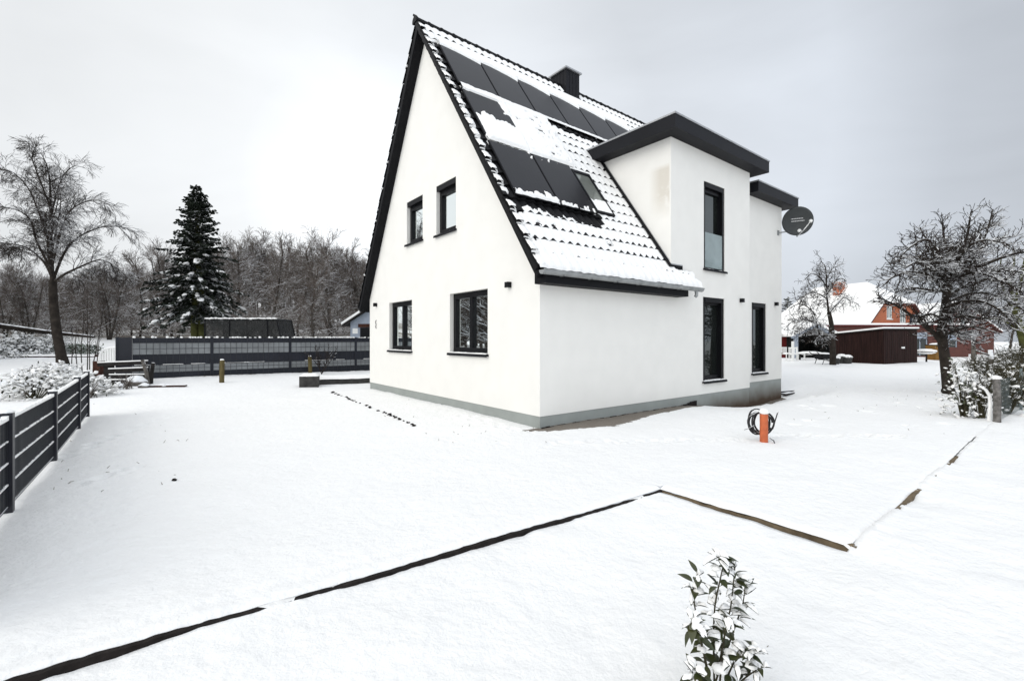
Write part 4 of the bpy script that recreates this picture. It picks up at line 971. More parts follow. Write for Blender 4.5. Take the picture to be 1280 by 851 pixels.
protos = [wood_tree(41, 11, 1), wood_tree(42, 12, 2), wood_tree(43, 9.5, 3, 1.1), wood_tree(44, 12, 1, .75), wood_tree(45, 9, 2, 1.2, 'ftwig2'), wood_tree(46, 10, 1, 1.15, 'ftwig2')]
used = [False]*len(protos)
def place_wood(i, x, y, s, rz, label, group=WG):
    o = protos[i] if not used[i] else copy_tree(protos[i]); used[i] = True
    o.location = (x, y, float(T(x, y))); o.scale = (s, s, s); o.rotation_euler = (0, 0, rz); tag(o, label, 'tree', group)
rr = random.Random(77)
# individually visible trees : (photo x, top y, depth, prototype, label)
front = [(415, 296, 46, 1, 'tallest bare tree of the wood, twin-stemmed with a round crown, right beside the white house'),
         (372, 318, 48, 3, 'slim bare tree in the wood left of the tall twin-stemmed tree by the house'),
         (338, 310, 46, 0, 'bare tree rising straight behind the right end of the netted frame'),
         (305, 303, 47, 1, 'forked bare tree just right of the dark spruce'),
         (392, 330, 43, 5, 'low reddish bare tree between the netted frame and the small hut'),
         (448, 318, 50, 2, 'bare multi-stemmed tree half hidden by the white gable'),
         (136, 338, 44, 2, 'three-stemmed bare tree in the wood above the left end of the dark long fence'),
         (34, 346, 40, 2, 'multi-stemmed bare tree behind the fallen log, left of the leaning trunk'),
         (8, 340, 42, 4, 'bushy bare tree at the far left edge of the wood'),
         (175, 326, 50, 5, 'rounded brownish bare tree left of the dark spruce'),
         (108, 345, 46, 0, 'thin straight bare tree right of the leaning trunk'),
         (215, 316, 52, 0, 'bare tree showing behind the left side of the spruce'),
         (-40, 335, 44, 1, 'bare wood tree just beyond the left picture edge'), (-120, 330, 46, 0, 'bare wood tree farther beyond the left picture edge'), (-230, 330, 46, 3, 'bare wood tree well beyond the left picture edge'), (-380, 330, 46, 5, 'bare wood tree farthest beyond the left picture edge')]
for k, (px, ty, d, i, lab) in enumerate(front):
    x = (px-640)/FPX*d; z0 = float(T(x, d)); top = EYE+(HOR-ty)/FPX*d; h = (11, 12, 9.5, 12, 9, 10)[i]
    place_wood(i, x, d, max(.45, (top-z0)/(h*0.98)), rr.uniform(0, 6.28), lab)
MG = 'bare trees in the depth of the wood'
for k in range(46):
    d = rr.uniform(54, 78); px = -30+500*(k+rr.random())/46; x = (px-640)/FPX*d; z0 = float(T(x, d)); i = rr.randrange(6)
    ty = np.interp(px, [-30, 60, 150, 200, 300, 420, 470], [345, 348, 342, 326, 312, 312, 330])+rr.uniform(-6, 16); top = EYE+(HOR-ty)/FPX*d
    place_wood(i, x, d, max(.35, (top-z0)/((11, 12, 9.5, 12, 9, 10)[i])), rr.uniform(0, 6.28), 'bare grey-brown tree standing deep in the wood behind the back fence', MG)
# the far mass of the wood and its brushwood, too tangled to count
b = MB(); rr = random.Random(88)
for k in range(8200):
    d = rr.uniform(44, 100); low = k > 5200; d = rr.uniform(43, 62) if low else d; px = rr.uniform(-60, 480); x = (px-640)/FPX*d; z = float(T(x, d))
    ty = np.interp(px, [-30, 60, 150, 200, 300, 420, 470], [352, 352, 348, 336, 322, 322, 335]); hmax = max(1.2, EYE+(HOR-ty)/FPX*d-z)
    L = rr.uniform(.8, 3.2); zz = z+rr.random()**1.1*max(.2, hmax-L*.6) if not low else z+rr.uniform(0, 2.2); a = rr.uniform(0, 6.28); up = rr.uniform(-.1, 1.2)
    p = Vector((x, d, zz)); q = p+Vector((math.cos(a), math.sin(a)*.6, up)).normalized()*L; m_ = p.lerp(q, .5)+Vector((rr.gauss(0, .12), 0, rr.gauss(0, .1)+.08)); w_ = rr.uniform(.012, .03)
    b.tube([p, m_, q], [w_, w_*.8, w_*.4], 3)
    for j in range(3):
        f = rr.uniform(.2, 1); c = p.lerp(q, f); e = c+Vector((rr.uniform(-1, 1), rr.uniform(-.5, .5), rr.uniform(-.2, .9))).normalized()*L*.4; b.tube([c, e], [w_*.6, w_*.3], 3)
tag(b.build('brushwood', M['ftwig']), 'grey snow-dusted tangle of brushwood filling the wood', 'brushwood', kind='stuff')
b = MB()
for k in range(420):
    d = rr.uniform(85, 125); px = rr.uniform(-80, 500); x = (px-640)/FPX*d; z = float(T(x, d)); ty = np.interp(px, [-30, 60, 150, 200, 300, 420, 470], [350, 352, 348, 336, 320, 320, 335])+rr.uniform(-4, 14); H_ = max(2, EYE+(HOR-ty)/FPX*d-z)
    b.tube([(x, d, z-.5), (x+rr.gauss(0, .3), d, z+H_*.5), (x+rr.gauss(0, .6), d, z+H_)], [H_*.014, H_*.009, .03], 4)
    for j in range(16):
        f = rr.uniform(.25, 1); L = H_*.3*(1.15-f*.7); a = rr.uniform(0, 6.28); p = Vector((x, d, z+H_*f*.97)); q = p+Vector((math.cos(a), math.sin(a)*.5, rr.uniform(.1, 1.1))).normalized()*L; b.tube([p, q], [.05, .02], 3)
        for i in range(5):
            c = p.lerp(q, rr.uniform(.2, 1)); e = c+Vector((rr.uniform(-1, 1), 0, rr.uniform(-.1, 1))).normalized()*L*.45; b.tube([c, e], [.03, .015], 3)
for k in range(190):
    an = rr.uniform(18, 62); d = rr.uniform(28, 60); x = -4-d*math.cos(R(an)); y = 8+d*math.sin(R(an))*.8
    if x/y > -1.36: continue
    z = float(T(x, y)); H_ = rr.uniform(8, 12)
    b.tube([(x, y, z-.5), (x+rr.gauss(0, .3), y, z+H_*.5), (x+rr.gauss(0, .6), y, z+H_)], [H_*.014, H_*.009, .03], 4)
    for j in range(26):
        f = rr.uniform(.04, 1); L = H_*.3*(1.15-f*.7); a = rr.uniform(0, 6.28); p = Vector((x, y, z+H_*f*.97)); q = p+Vector((math.cos(a), math.sin(a), rr.uniform(.1, 1.1))).normalized()*L; b.tube([p, q], [.06, .025], 3)
        for i in range(5):
            c = p.lerp(q, rr.uniform(.2, 1)); e = c+Vector((rr.uniform(-1, 1), rr.uniform(-1, 1), rr.uniform(-.1, 1))).normalized()*L*.45; b.tube([c, e], [.04, .02], 3)
tag(b.build('far_wood', M['ftwig']), 'far mass of bare grey trees closing the view', 'wood', kind='stuff')

# ------------------------------------------------------------------ spruce
def spruce(name, loc, H, z0, Rb, seed, label, nb=330, trunks=((0, 0),), cat='tree'):
    r = random.Random(seed); root = empty(name, loc, 0, label, cat); tr = MB(); fo = MB(); sn = MB()
    for (ox, oy) in trunks: tr.tube([(ox, oy, -.3), (ox*.9, oy, z0), (ox*.4, oy*.4, H*.55), (0, 0, H*.97)], [.24, .19, .12, .03], 8)
    tr.build('trunk', M['mossbark'], root, smooth=True)
    lobes = [r.uniform(.78, 1.18) for _ in range(40)]
    for k in range(nb):
        f = (k+r.random())/nb; f = f**0.9; z = z0+(H-z0)*f; prof = (1-f)**.85*Rb*1.0+.12
        if f < .12: prof *= .75+2*f
        a = k*2.39996+r.uniform(-.5, .5); z += r.uniform(-.12, .12); L = prof*lobes[int(f*39)]*(1+.14*math.sin(3*a+9*f)+.10*math.sin(7*a-5*f))*r.uniform(.7, 1.1)
        dr = Vector((math.cos(a), math.sin(a), 0)); side = Vector((-dr.y, dr.x, 0)); n = 6; pts = []
        lift = .35*f+r.uniform(-.1, .15); sag = .42*(1-f)+r.uniform(-.05, .2)
        for i in range(n+1):
            t_ = i/n; pts.append(Vector((0, 0, z))+dr*L*t_+Vector((0, 0, L*(lift*t_-sag*t_*t_+.12*t_**3))))
        fo.tube(pts, [.03, .028, .024, .02, .015, .01, .006], 3)
        m_ = int(12+L*18)
        for j in range(m_):
            t_ = r.uniform(.12, 1.0); i = min(n-1, int(t_*n)); c = pts[i].lerp(pts[i+1], t_*n-i); s_ = r.choice((-1, 1))
            ln = (.16+.30*L/Rb*(1.1-t_))*r.uniform(.6, 1.3); d = (side*s_*r.uniform(.3, 1)+dr*r.uniform(.3, 1)+Vector((0, 0, r.uniform(-.75, .1)))).normalized(); w_ = r.uniform(.03, .055)
            pw = d.cross(Vector((r.uniform(-.3, .3), r.uniform(-.3, .3), 1))).normalized()*w_; e = c+d*ln; mi = c+d*ln*.5; dz = Vector((0, 0, w_*.5))
            fo.add([c, mi+pw, e, mi-pw], [(0, 1, 2, 3)]); fo.add([c, mi+Vector((0, 0, w_)), e, mi-Vector((0, 0, w_*1.3))], [(0, 1, 2, 3)])
        # snow pads towards the branch tips
        if r.random() < ((.55 if .04 < f < .42 else .22) if name == 'spruce_tree' else .5):
            for j in range(r.choice((2, 3, 4, 5)) if f < .5 else 2):
                t_ = r.uniform(.55, 1.0); i = min(n-1, int(t_*n)); c = pts[i].lerp(pts[i+1], t_*n-i); q = (.125 if f < .5 else .07)*r.uniform(.3, 1.25)
                tilt = Matrix.Rotation(r.uniform(-.5, .1), 3, side)
                Rz = Matrix.Rotation(a, 3, 'Z')
                sn.blob(c+Vector((r.gauss(0, q*.4), r.gauss(0, q*.4), q*.2)), (q*r.uniform(1.1, 1.9), q*r.uniform(.6, 1.1), q*.38), 9, 6, r, .38, Rz @ Matrix.Rotation(r.uniform(.2, .6), 3, 'Y'))
    c_ = fo.build('crown', M['needle'], root); sn.build('snow', M['roofsnow'], c_, smooth=True)
    return root
sd_ = 25.0; sx = (246-640)/FPX*sd_
spruce('spruce_tree', (sx, sd_, float(T(sx, sd_))), EYE+(HOR-236)/FPX*sd_-float(T(sx, sd_)), EYE+(HOR-398)/FPX*sd_-float(T(sx, sd_)), 2.3, 5, 'dark conical spruce with snow pads and two mossy trunks behind the long dark fence', trunks=((-.10, 0), (.22, .12)))
for i, (px, ty, d) in enumerate(((984, 372, 70), (1006, 384, 78))):
    x = (px-640)/FPX*d; H_ = EYE+(HOR-ty)/FPX*d
    spruce('pine_tree', (x, d, 0), H_, 1.5, 3.4-.6*i, 60+i, ('distant dark conifer beside the right corner of the white house', 'smaller distant dark conifer showing over the red house roof')[i], nb=90)

# ------------------------------------------------------------------ small builders for plants
def leaf(b, base, d, up, L, w, bend=.25, n=4):
    d = d.normalized(); s_ = d.cross(up)
    s_ = s_.normalized() if s_.length > 1e-4 else d.orthogonal().normalized()
    nn = s_.cross(d); V = []; F = []; p = Vector(base)
    for i in range(n+1):
        t = i/n; ww = w*math.sin(math.pi*(.06+.94*t)**.8)*.5 if i < n else 0.0006
        c = p+d*L*t-nn*(bend*L*t*t); V += [c-s_*ww+nn*ww*.35, c, c+s_*ww+nn*ww*.35]
    for i in range(n):
        for j in range(2): F.append((i*3+j, i*3+j+1, i*3+j+4, i*3+j+3))
    b.add(V, F); return p+d*L*.5-nn*(bend*L*.25), nn, d
def leafsnow(b, base, d, up, L, w, bend, r, th):
    d = d.normalized(); s_ = d.cross(up)
    s_ = s_.normalized() if s_.length > 1e-4 else d.orthogonal().normalized()
    nn = s_.cross(d); sg = 1 if nn.z >= 0 else -1; nu, nv_ = 8, 6; t0 = r.uniform(.02, .2); t1 = r.uniform(.78, .98); V = []; F = []; ed = [r.uniform(.65, 1.0) for _ in range(nu+1)]; ph = r.uniform(0, 6)
    for i in range(nu+1):
        f = i/nu; t = t0+(t1-t0)*f; ww = w*math.sin(math.pi*(.06+.94*t)**.8)*.5*ed[i]; c = Vector(base)+d*L*t-nn*(bend*L*t*t); en = math.sqrt(max(0, 1-(2*f-1)**4))
        for j in range(nv_+1):
            u = -1+2*j/nv_; h = th*en*math.sqrt(max(0, 1-u*u*.97))*(1+.35*math.sin(5*f+ph+2*u)); V.append(c+s_*ww*u*1.04+nn*(ww*.35*abs(u))+nn*sg*(h+.0008)+Vector((0, 0, h*.3)))
    m_ = nv_+1
    for i in range(nu):
        for j in range(nv_): F.append((i*m_+j, i*m_+j+1, (i+1)*m_+j+1, (i+1)*m_+j))
    b.add(V, F)
def shrub(name, loc, rad, n, ls, label, cat='shrub', group=None, fol='leaf', pads=.35, stems=10, seed=1, padr=.05, shape=1.0, twigs=0, parent=None):
    """stems fanning from the foot, leaves towards the outside of an uneven crown, snow lying on them"""
    r = random.Random(seed); root = empty(name, loc, 0, label, cat, group); st = MB(); fo = MB(); sn = MB(); rx, ry, rz = rad; tips = []
    lump = [(Vector((r.gauss(0, 1), r.gauss(0, 1), r.gauss(0, 1))).normalized(), r.uniform(-.3, .3)) for _ in range(9)]
    def env(v):
        q = 1.0
        for a, h in lump: q += h*max(0, v.dot(a))**3
        return q
    for k in range(stems):
        a = r.uniform(0, 6.283); e = r.uniform(.35, 1.45); v = Vector((math.cos(a)*math.cos(e), math.sin(a)*math.cos(e), math.sin(e))); L = env(v)*r.uniform(.75, 1)
        p1 = Vector((v.x*rx*.4*L, v.y*ry*.4*L, rz*.55*L*v.z)); p2 = Vector((v.x*rx*L, v.y*ry*L, rz*L*v.z*r.uniform(.9, 1.05)))
        st.tube([(v.x*.05, v.y*.05, -.1), p1, p2], [.012+.008*rz, .008+.004*rz, .004], 4); tips.append((p1, p2))
        for j in range(3):
            c = p1.lerp(p2, r.uniform(0, .8)); q = c+Vector((r.gauss(0, .25)*rx, r.gauss(0, .25)*ry, abs(r.gauss(0, .22))*rz)); st.tube([c, q], [.006, .003], 3); tips.append((c, q))
    for k in range(twigs):
        c, q = r.choice(tips); m_ = c.lerp(q, r.uniform(.2, 1)); e = m_+Vector((r.gauss(0, .22)*rx, r.gauss(0, .22)*ry, r.gauss(.08, .16)*rz)); st.tube([m_, m_.lerp(e, .5)+Vector((0, 0, .02)), e], [.007, .006, .004], 3)
    for k in range(n):
        if r.random() < .55 and tips:
            c, q = r.choice(tips); p = c.lerp(q, r.uniform(.25, 1.05))+Vector((r.gauss(0, .05)*rx, r.gauss(0, .05)*ry, r.gauss(0, .05)*rz))
        else:
            a = r.uniform(0, 6.283); e = math.asin(r.uniform(-.05, 1)); v = Vector((math.cos(a)*math.cos(e), math.sin(a)*math.cos(e), math.sin(e))); L = env(v)*r.uniform(.45, 1)**.6
            p = Vector((v.x*rx*L, v.y*ry*L, v.z*rz*L+.02))
        d = Vector((p.x/rx, p.y/ry, 0.0)); d = d.normalized() if d.length > .01 else Vector((1, 0, 0))
        d = (d+Vector((r.gauss(0, .6), r.gauss(0, .6), r.gauss(.1, .5)))).normalized(); L = ls*r.uniform(.6, 1.3)
        c, nn, dd = leaf(fo, p, d, Vector((r.gauss(0, .3), r.gauss(0, .3), 1)), L, L*.48, r.uniform(0, .4), 3)
        if r.random() < pads and nn.z > .3:
            side = dd.cross(nn).normalized(); Mx = Matrix((dd, side, nn)).transposed(); q = padr*r.uniform(.5, 1.2)
            sn.blob(c+Vector((0, 0, q*.25)), (q*1.5, q*.9, q*.55), 7, 4, r, .25, Mx)
    st.build('stem', M['stem'], root)
    f_ = fo.build('foliage', M[fol], root)
    if sn.v: sn.build('snow', M['roofsnow'], f_, smooth=True)
    return root
gz = lambda x, y: float(T(x, y))
def at(px, d, dz=0.0):
    x = (px-640)/FPX*d; return Vector((x, d, gz(x, d)+dz))

# ------------------------------------------------------------------ dark low fence on the left
LFP = [(-3.28, 2.42), (-4.79, 4.37), (-6.25, 6.27), (-7.82, 8.29), (-8.99, 9.74)]
fence = empty('low_fence', (*LFP[1], 0), 0, 'dark slatted low metal fence running from the left edge towards the bare tree', 'fence')
f0 = Vector((*LFP[1], 0))
for i, (x, y) in enumerate(LFP):
    b = MB(); p = Vector((x, y, 0))-f0; z = gz(x, y); b.obox(p+Vector((0, 0, z+.44)), wu*.045, wr*.045, Vector((0, 0, .50))); o = b.build('post', M['lowpost'], fence)
    s = MB(); s.blob(p+Vector((0, 0, z+.945)), (.055, .055, .022), 8, 4, random.Random(i), .1); s.build('snow_cap', M['roofsnow'], o, smooth=True)
for i in range(4):
    p = Vector((*LFP[i], gz(*LFP[i])))-f0; q = Vector((*LFP[i+1], gz(*LFP[i+1])))-f0; d = (q-p).normalized(); p = p+d*.05; q = q-d*.05; L = (q-p).length; side = Vector((d.y, -d.x, 0)); up = Vector((0, 0, 1)); c = (p+q)/2
    b = MB()
    for k in range(4): b.obox(c+up*(.155+.205*k), d*L/2, side*.004, up*.0925)
    o = b.build('fence_panel', M['strip'], fence)
    r_ = MB(); n = int(L/.05)
    for k in range(n+1): r_.obox(p+d*(L*k/n)+up*.47+side*.009, d*.003, side*.003, up*.42)
    for k in range(5):
        for s_ in (-1, 1): r_.obox(c+up*(.0525+.205*k)+side*s_*.014, d*L/2, side*.004, up*.006)
    r_.build('rods', M['rod'], o)
    s = MB(); rr = random.Random(i+5)
    for k in range(1, 5):
        m_ = int(L/.06); 
        for j in range(m_):
            if k < 4 and rr.random() < .04: continue
            h = (.0075 if k < 4 else .015)*rr.uniform(.7, 1.4); s.obox(p+d*(L*(j+.5)/m_)+up*(.0525+.205*k+h), d*L/m_*.51, side*(.019 if k < 4 else .022), up*h)
    s.build('rod_snow', M['roofsnow'], o)

# ------------------------------------------------------------------ long dark privacy fence at the back
fl = Vector((-14.57, 17.0, 0)); lf = empty('privacy_fence', fl, 0, 'long dark fence with two pale woven bands closing the back of the yard', 'fence')
ZT = 1.66; PIT = 2.94; up = Vector((0, 0, 1))
for i in range(6):
    p = wr*PIT*i; zz = gz(fl.x+p.x, fl.y+p.y); b = MB(); b.obox(p+up*((ZT+zz-.3)/2), wr*.045, wu*.04, up*((ZT-zz+.3)/2+.02)); b.build('post', M['fdark'], lf)
b = MB(); b.obox(wr*.23+up*.80, wr*.20, wu*.03, up*.87); b.build('end_panel', M['lowpost'], lf)
bands = [(0, .20, 'fdark'), (.20, .64, 'flight'), (.64, 1.05, 'fdark'), (1.05, 1.33, 'flight'), (1.33, 1.78, 'fdark')]
for i in range(5):
    p = wr*(PIT*i+(.44 if i == 0 else .05)); q = wr*(PIT*(i+1)-.05); c = (p+q)/2; L = (q-p).length; first = None
    D = MB(); G = MB()
    for z0, z1, m_ in bands: (D if m_ == 'fdark' else G).obox(c+up*(ZT-(z0+z1)/2), wr*L/2, wu*.006, up*((z1-z0)/2-.001))
    o = D.build('fence_panel', M['fdark'], lf); G.build('woven_band', M['flight'], o)
    r_ = MB(); n = int(round(L/.2))
    for k in range(n+1): r_.obox(p+wr*(L*k/n)-wu*.012+up*(ZT-.9), wr*.006, wu*.004, up*.88)
    for z in (.2, .42, .64, 1.05, 1.19, 1.33): r_.obox(c-wu*.014+up*(ZT-z), wr*L/2, wu*.005, up*.007)
    r_.build('rods', M['rod'], o)
    s = MB(); rr = random.Random(40+i); m_ = int(L/.09)
    for j in range(m_):
        if rr.random() < (.35 if i < 2 else .12): continue
        h = rr.uniform(.012, .045); s.blob(p+wr*(L*(j+.5)/m_)+up*(ZT+h*.5), (.06, .045, h), 6, 4, rr, .2)
    for j in range(6):
        x = rr.uniform(.1, L-.5); s.obox(p+wr*(x+.2)-wu*.022+up*(ZT-1.04+.01), wr*rr.uniform(.1, .3), wu*.012, up*.01)
    s.build('fence_snow', M['roofsnow'], o, smooth=True)

# stakes, block and beam in front of the fence
def stake(px, pyb, pyt, label, lean):
    d = EYE*FPX/(pyb-HOR); p = at(px, d); h = (pyb-pyt)*d/FPX; b = MB(); V = []
    b.tube([(0, 0, -.25), (lean*.5, 0, h*.5), (lean, 0, h-.03), (lean, 0, h)], [.085, .083, .08, .06], 10, True); root = empty('wooden_stake', p, 0, label, 'stake', 'wooden stakes in front of the back fence'); b.build('shaft', M['stake'], root)
    s = MB(); s.blob((lean, 0, h+.015), (.07, .07, .035), 8, 4, random.Random(px), .2); s.build('snow_cap', M['roofsnow'], root, smooth=True)
stake(277, 479, 451, 'leftmost round wooden stake standing in the snow before the dark long fence', .02)
stake(388, 468, 448, 'short wooden stake behind the concrete block near the white house', -.03)
p = at(387, 15.7); blk = empty('concrete_block', p, R(20), 'dark concrete block with snow on top at the end of the low beam', 'block')
b = MB(); b.box(-.30, -.3, -.15, .30, .35, .37); b.build('body', M['concrete'], blk)
sx = np.linspace(-.31, .31, 16); A, B = np.meshgrid(sx, np.linspace(-.31, .36, 16)); dd = np.minimum(.31-np.abs(A), np.minimum(B+.31, .36-B)); np_mesh('snow', np.stack([A, B, .365+.07*sst(-.01, .14, dd)+.015*fbm(A*6, B*6, 2)], -1).reshape(-1, 3), gridfaces(*A.shape), M['roofsnow'], blk)
p = at(398, 16.4); bm = empty('low_beam', p, YAW*.55, 'snow covered low beam lying between the concrete block and the white house', 'beam')
b = MB(); b.box(0, -.12, -.1, 3.9, .12, .20); b.build('timber', M['concrete'], bm)
A, B = np.meshgrid(np.linspace(-.02, 3.9, 60), np.linspace(-.15, .14, 10)); dd = np.minimum(B+.15, .14-B); np_mesh('snow', np.stack([A, B, .18+.13*sst(-.02, .12, dd)+.02*fbm(A*3, B*3, 2)], -1).reshape(-1, 3), gridfaces(*A.shape), M['roofsnow'], bm)

# netted frame behind the fence
def net_mat():
    m = bpy.data.materials.new('netting'); m.use_nodes = True; n = m.node_tree.nodes; l = m.node_tree.links; b = n['Principled BSDF']; b.inputs['Base Color'].default_value = (.012, .013, .013, 1); b.inputs['Roughness'].default_value = .9
    tc = n.new('ShaderNodeTexCoord'); q = n.new('ShaderNodeTexNoise'); q.inputs['Scale'].default_value = 3; q.inputs['Detail'].default_value = 8; l.new(tc.outputs['Object'], q.inputs['Vector'])
    mr = n.new('ShaderNodeMapRange'); l.new(q.outputs[0], mr.inputs[0]); mr.inputs['From Min'].default_value = .3; mr.inputs['From Max'].default_value = .6; mr.inputs['To Min'].default_value = .55; mr.inputs['To Max'].default_value = .95; l.new(mr.outputs[0], b.inputs['Alpha']); return m
M['netting'] = net_mat()
dN = 23.0; p = at(256, dN); nf = empty('netted_frame', p, 0, 'black netted frame with snow on its top rail behind the long fence', 'netted frame'); zt = EYE+(HOR-399)/FPX*dN-p.z; sc = dN/FPX
X = [0, 31*sc, 78*sc, 90*sc]; XB = [0, 31*sc, 80*sc, 102*sc]
for i in range(4):
    b = MB(); b.tube([(XB[i], 0, 0), (X[i], .0, zt)], .035, 6, True); b.build('pole', M['frame'], nf); b = MB(); b.tube([(XB[i]-.05, 1.6, 0), (X[i]-.05, 1.6, zt)], .035, 6, True); b.build('pole', M['frame'], nf)
b = MB(); b.tube([(0, 0, zt), (X[3], 0, zt)], .035, 6, True); b.tube([(0, 1.6, zt), (X[3]-.05, 1.6, zt)], .035, 6, True); b.tube([(X[3], 0, zt), (X[3]-.05, 1.6, zt)], .035, 6, True); o = b.build('top_rail', M['frame'], nf)
s = MB(); rr = random.Random(9)
for k in range(48): s.blob((X[3]*(k+.5)/48, 0, zt+.035+rr.uniform(-.01, .02)), (.06, .05, rr.uniform(.03, .06)), 6, 4, rr, .2)
s.build('rail_snow', M['roofsnow'], o, smooth=True)
b = MB(); b.quad((0, 0, .05), (XB[3], 0, .05), (X[3], 0, zt), (0, 0, zt)); b.quad((0, 1.6, .05), (XB[3], 1.6, .05), (X[3], 1.6, zt), (0, 1.6, zt)); b.quad((XB[3], 0, .05), (XB[3]-.05, 1.6, .05), (X[3]-.05, 1.6, zt), (X[3], 0, zt)); b.build('netting', M['netting'], nf)

# small hut behind the fence, next to the house
dH = 29.0; p = at(438, dH); hut = empty('garden_hut', p, 0, 'small blue-grey hut with a snowy eave peeping out beside the white gable', 'hut'); sc = dH/FPX; ze = EYE+(HOR-402)/FPX*dH-p.z
b = MB(); b.prism([(0, 0, -.3), (4.4, 0, -.3), (4.4, 0, ze), (2.2, 0, ze+1.35), (0, 0, ze)], (0, 4, 0)); b.build('wall', M['huts'], hut, recalc=True)
b = MB(); b.prism([(-.42, -.35, ze-.30), (2.2, -.35, ze+1.42), (2.2, -.35, ze+1.52), (-.42, -.35, ze-.2)], (0, 4.6, 0)); b.prism([(4.82, -.35, ze-.30), (2.2, -.35, ze+1.42), (2.2, -.35, ze+1.52), (4.82, -.35, ze-.2)], (0, 4.6, 0)); o = b.build('roof', M['oldwood'], hut)
b = MB(); b.prism([(-.44, -.37, ze-.2), (2.2, -.37, ze+1.53), (2.2, -.37, ze+1.70), (-.46, -.37, ze-.06)], (0, 4.6, 0)); b.build('roof_snow', M['roofsnow'], o)
b = MB(); b.box(.62, -.03, -.2, 2.1, 0.02, ze-.38); b.build('door', M['frame'], hut); b = MB(); b.box(.5, -.06, ze-.36, 2.4, .03, ze-.14); b.build('lintel', M['rust'], hut); b = MB(); b.box(.14, -.025, ze-.75, .46, .01, ze-.42); b.build('notice', M['white'], hut)

# timber board fence and odds and ends at the left end of the long fence
p = at(136, 16.3); bf = empty('board_fence', p, R(6), 'low weathered fence of three snowy boards at the left end of the long fence', 'fence')
b = MB(); b.box(-.10, -.1, -.2, .12, .1, .72); b.build('post', M['oldwood'], bf); b = MB(); b.box(1.22, -.06, -.2, 1.32, .04, .62); b.build('post', M['oldwood'], bf)
for z, dx, tl in ((.66, -.25, -.03), (.44, .10, -.02), (.24, .12, 0), (.06, .12, .0)):
    b = MB(); b.bar((dx, -.14, z), (1.36, -.16, z-tl*2), .05, .13); o = b.build('board', M['oldwood'], bf); s = MB(); s.bar((dx, -.13, z+.078), (1.36, -.15, z-tl*2+.078), .09, .035); s.build('board_snow', M['roofsnow'], o)
for k, (px, yb, yt, dx, m_, lab) in enumerate(((186, 474, 443, -.22, 'rock', 'snow-plastered stake leaning left beside the weathered board fence'), (188, 468, 441, .10, 'oldwood', 'dark upright stake beside the weathered board fence'))):
    p = at(px, 15.9+.2*k); h = (yb-yt)*16/FPX; o = MB(); o.tube([(0, 0, -.2), (dx*.4, 0, h*.5), (dx, 0, h)], [.07, .06, .055], 7, True); tag(o.build('leaning_stake', M[m_], loc=p), lab, 'stake')
p = at(124, 18.0); o = MB(); o.box(-.15, -.12, -.1, .13, .12, .62); tag(o.build('rusty_post', M['rust'], loc=p), 'short reddish-brown stump post left of the long dark fence', 'post')
p = at(124, 21); wf = empty('slatted_frame', p, 0, 'low white slatted frame with a rounded snowy top left of the long fence', 'frame')
b = MB(); b.tube([(0, 0, .1), (.03, 0, .55), (.18, 0, .82), (.5, 0, .92), (.95, 0, .94)], .045, 6, True); b.build('arch', M['roofsnow'], wf); b = MB()
for k in range(8): b.box(.04+k*.115, -.02, .05, .10+k*.115, .02, .60+.30*min(1, k*.3))
b.build('slats', M['white'], wf)
for k, (px, d, rx_, rz_, lab) in enumerate(((171, 15.6, .34, .24, 'largest rounded stone under snow beside the weathered board fence'), (127, 15.2, .26, .24, 'snow-capped stone behind the end of the dark low fence'), (180, 15.0, .16, .12, 'small snowy stone in front of the leaning stakes'), (150, 14.9, .15, .12, 'small snowy stone in front of the weathered boards'), (207, 15.3, .30, .07, 'flat snowy stone at the foot of the long dark fence'))):
    o = MB(); o.blob((0, 0, rz_*.4), (rx_, rx_*.8, rz_), 12, 7, random.Random(k), .14); tag(o.build('stone', M['rock'], loc=at(px, d), smooth=True), lab, 'stone', 'stones by the board fence')
p = at(196, 15.1); o = MB(); o.bar((-.3, 0, .05), (.85, .15, .05), .16, .05); tag(o.build('loose_board', M['rust'], loc=p), 'loose brown board lying in the snow below the long fence', 'board')
# fallen log, kerb beam, hedge, shrubs on the left
rr = random.Random(4)
b = MB(); a_ = W(-60, 401, 36); c_ = W(118, 421, 36); b.tube([a_, a_.lerp(c_, .3)+Vector((0, 0, .05)), a_.lerp(c_, .65)-Vector((0, 0, .04)), c_], [.26, .22, .18, .1], 9, True); tag(b.build('fallen_log', M['bark']), 'long dark fallen log sloping across the far left behind the shrubs', 'log')
b = MB(); a_ = W(14, 447, 28); c_ = W(121, 446, 28); b.bar(a_, c_, .25, .22); o = empty('kerb_beam', (0, 0, 0), 0, 'long low dark beam lying behind the leaning trunk on the left', 'beam'); b.build('timber', M['rust'], o)
A, B = np.meshgrid(np.linspace(a_.x, c_.x, 60), np.linspace(27.8, 28.2, 8)); np_mesh('snow', np.stack([A, B, a_.z+.09+.12*sst(-.01, .16, .2-np.abs(B-28))+.02*fbm(A*2, B*2, 2)], -1).reshape(-1, 3), gridfaces(*A.shape), M['roofsnow'], o)
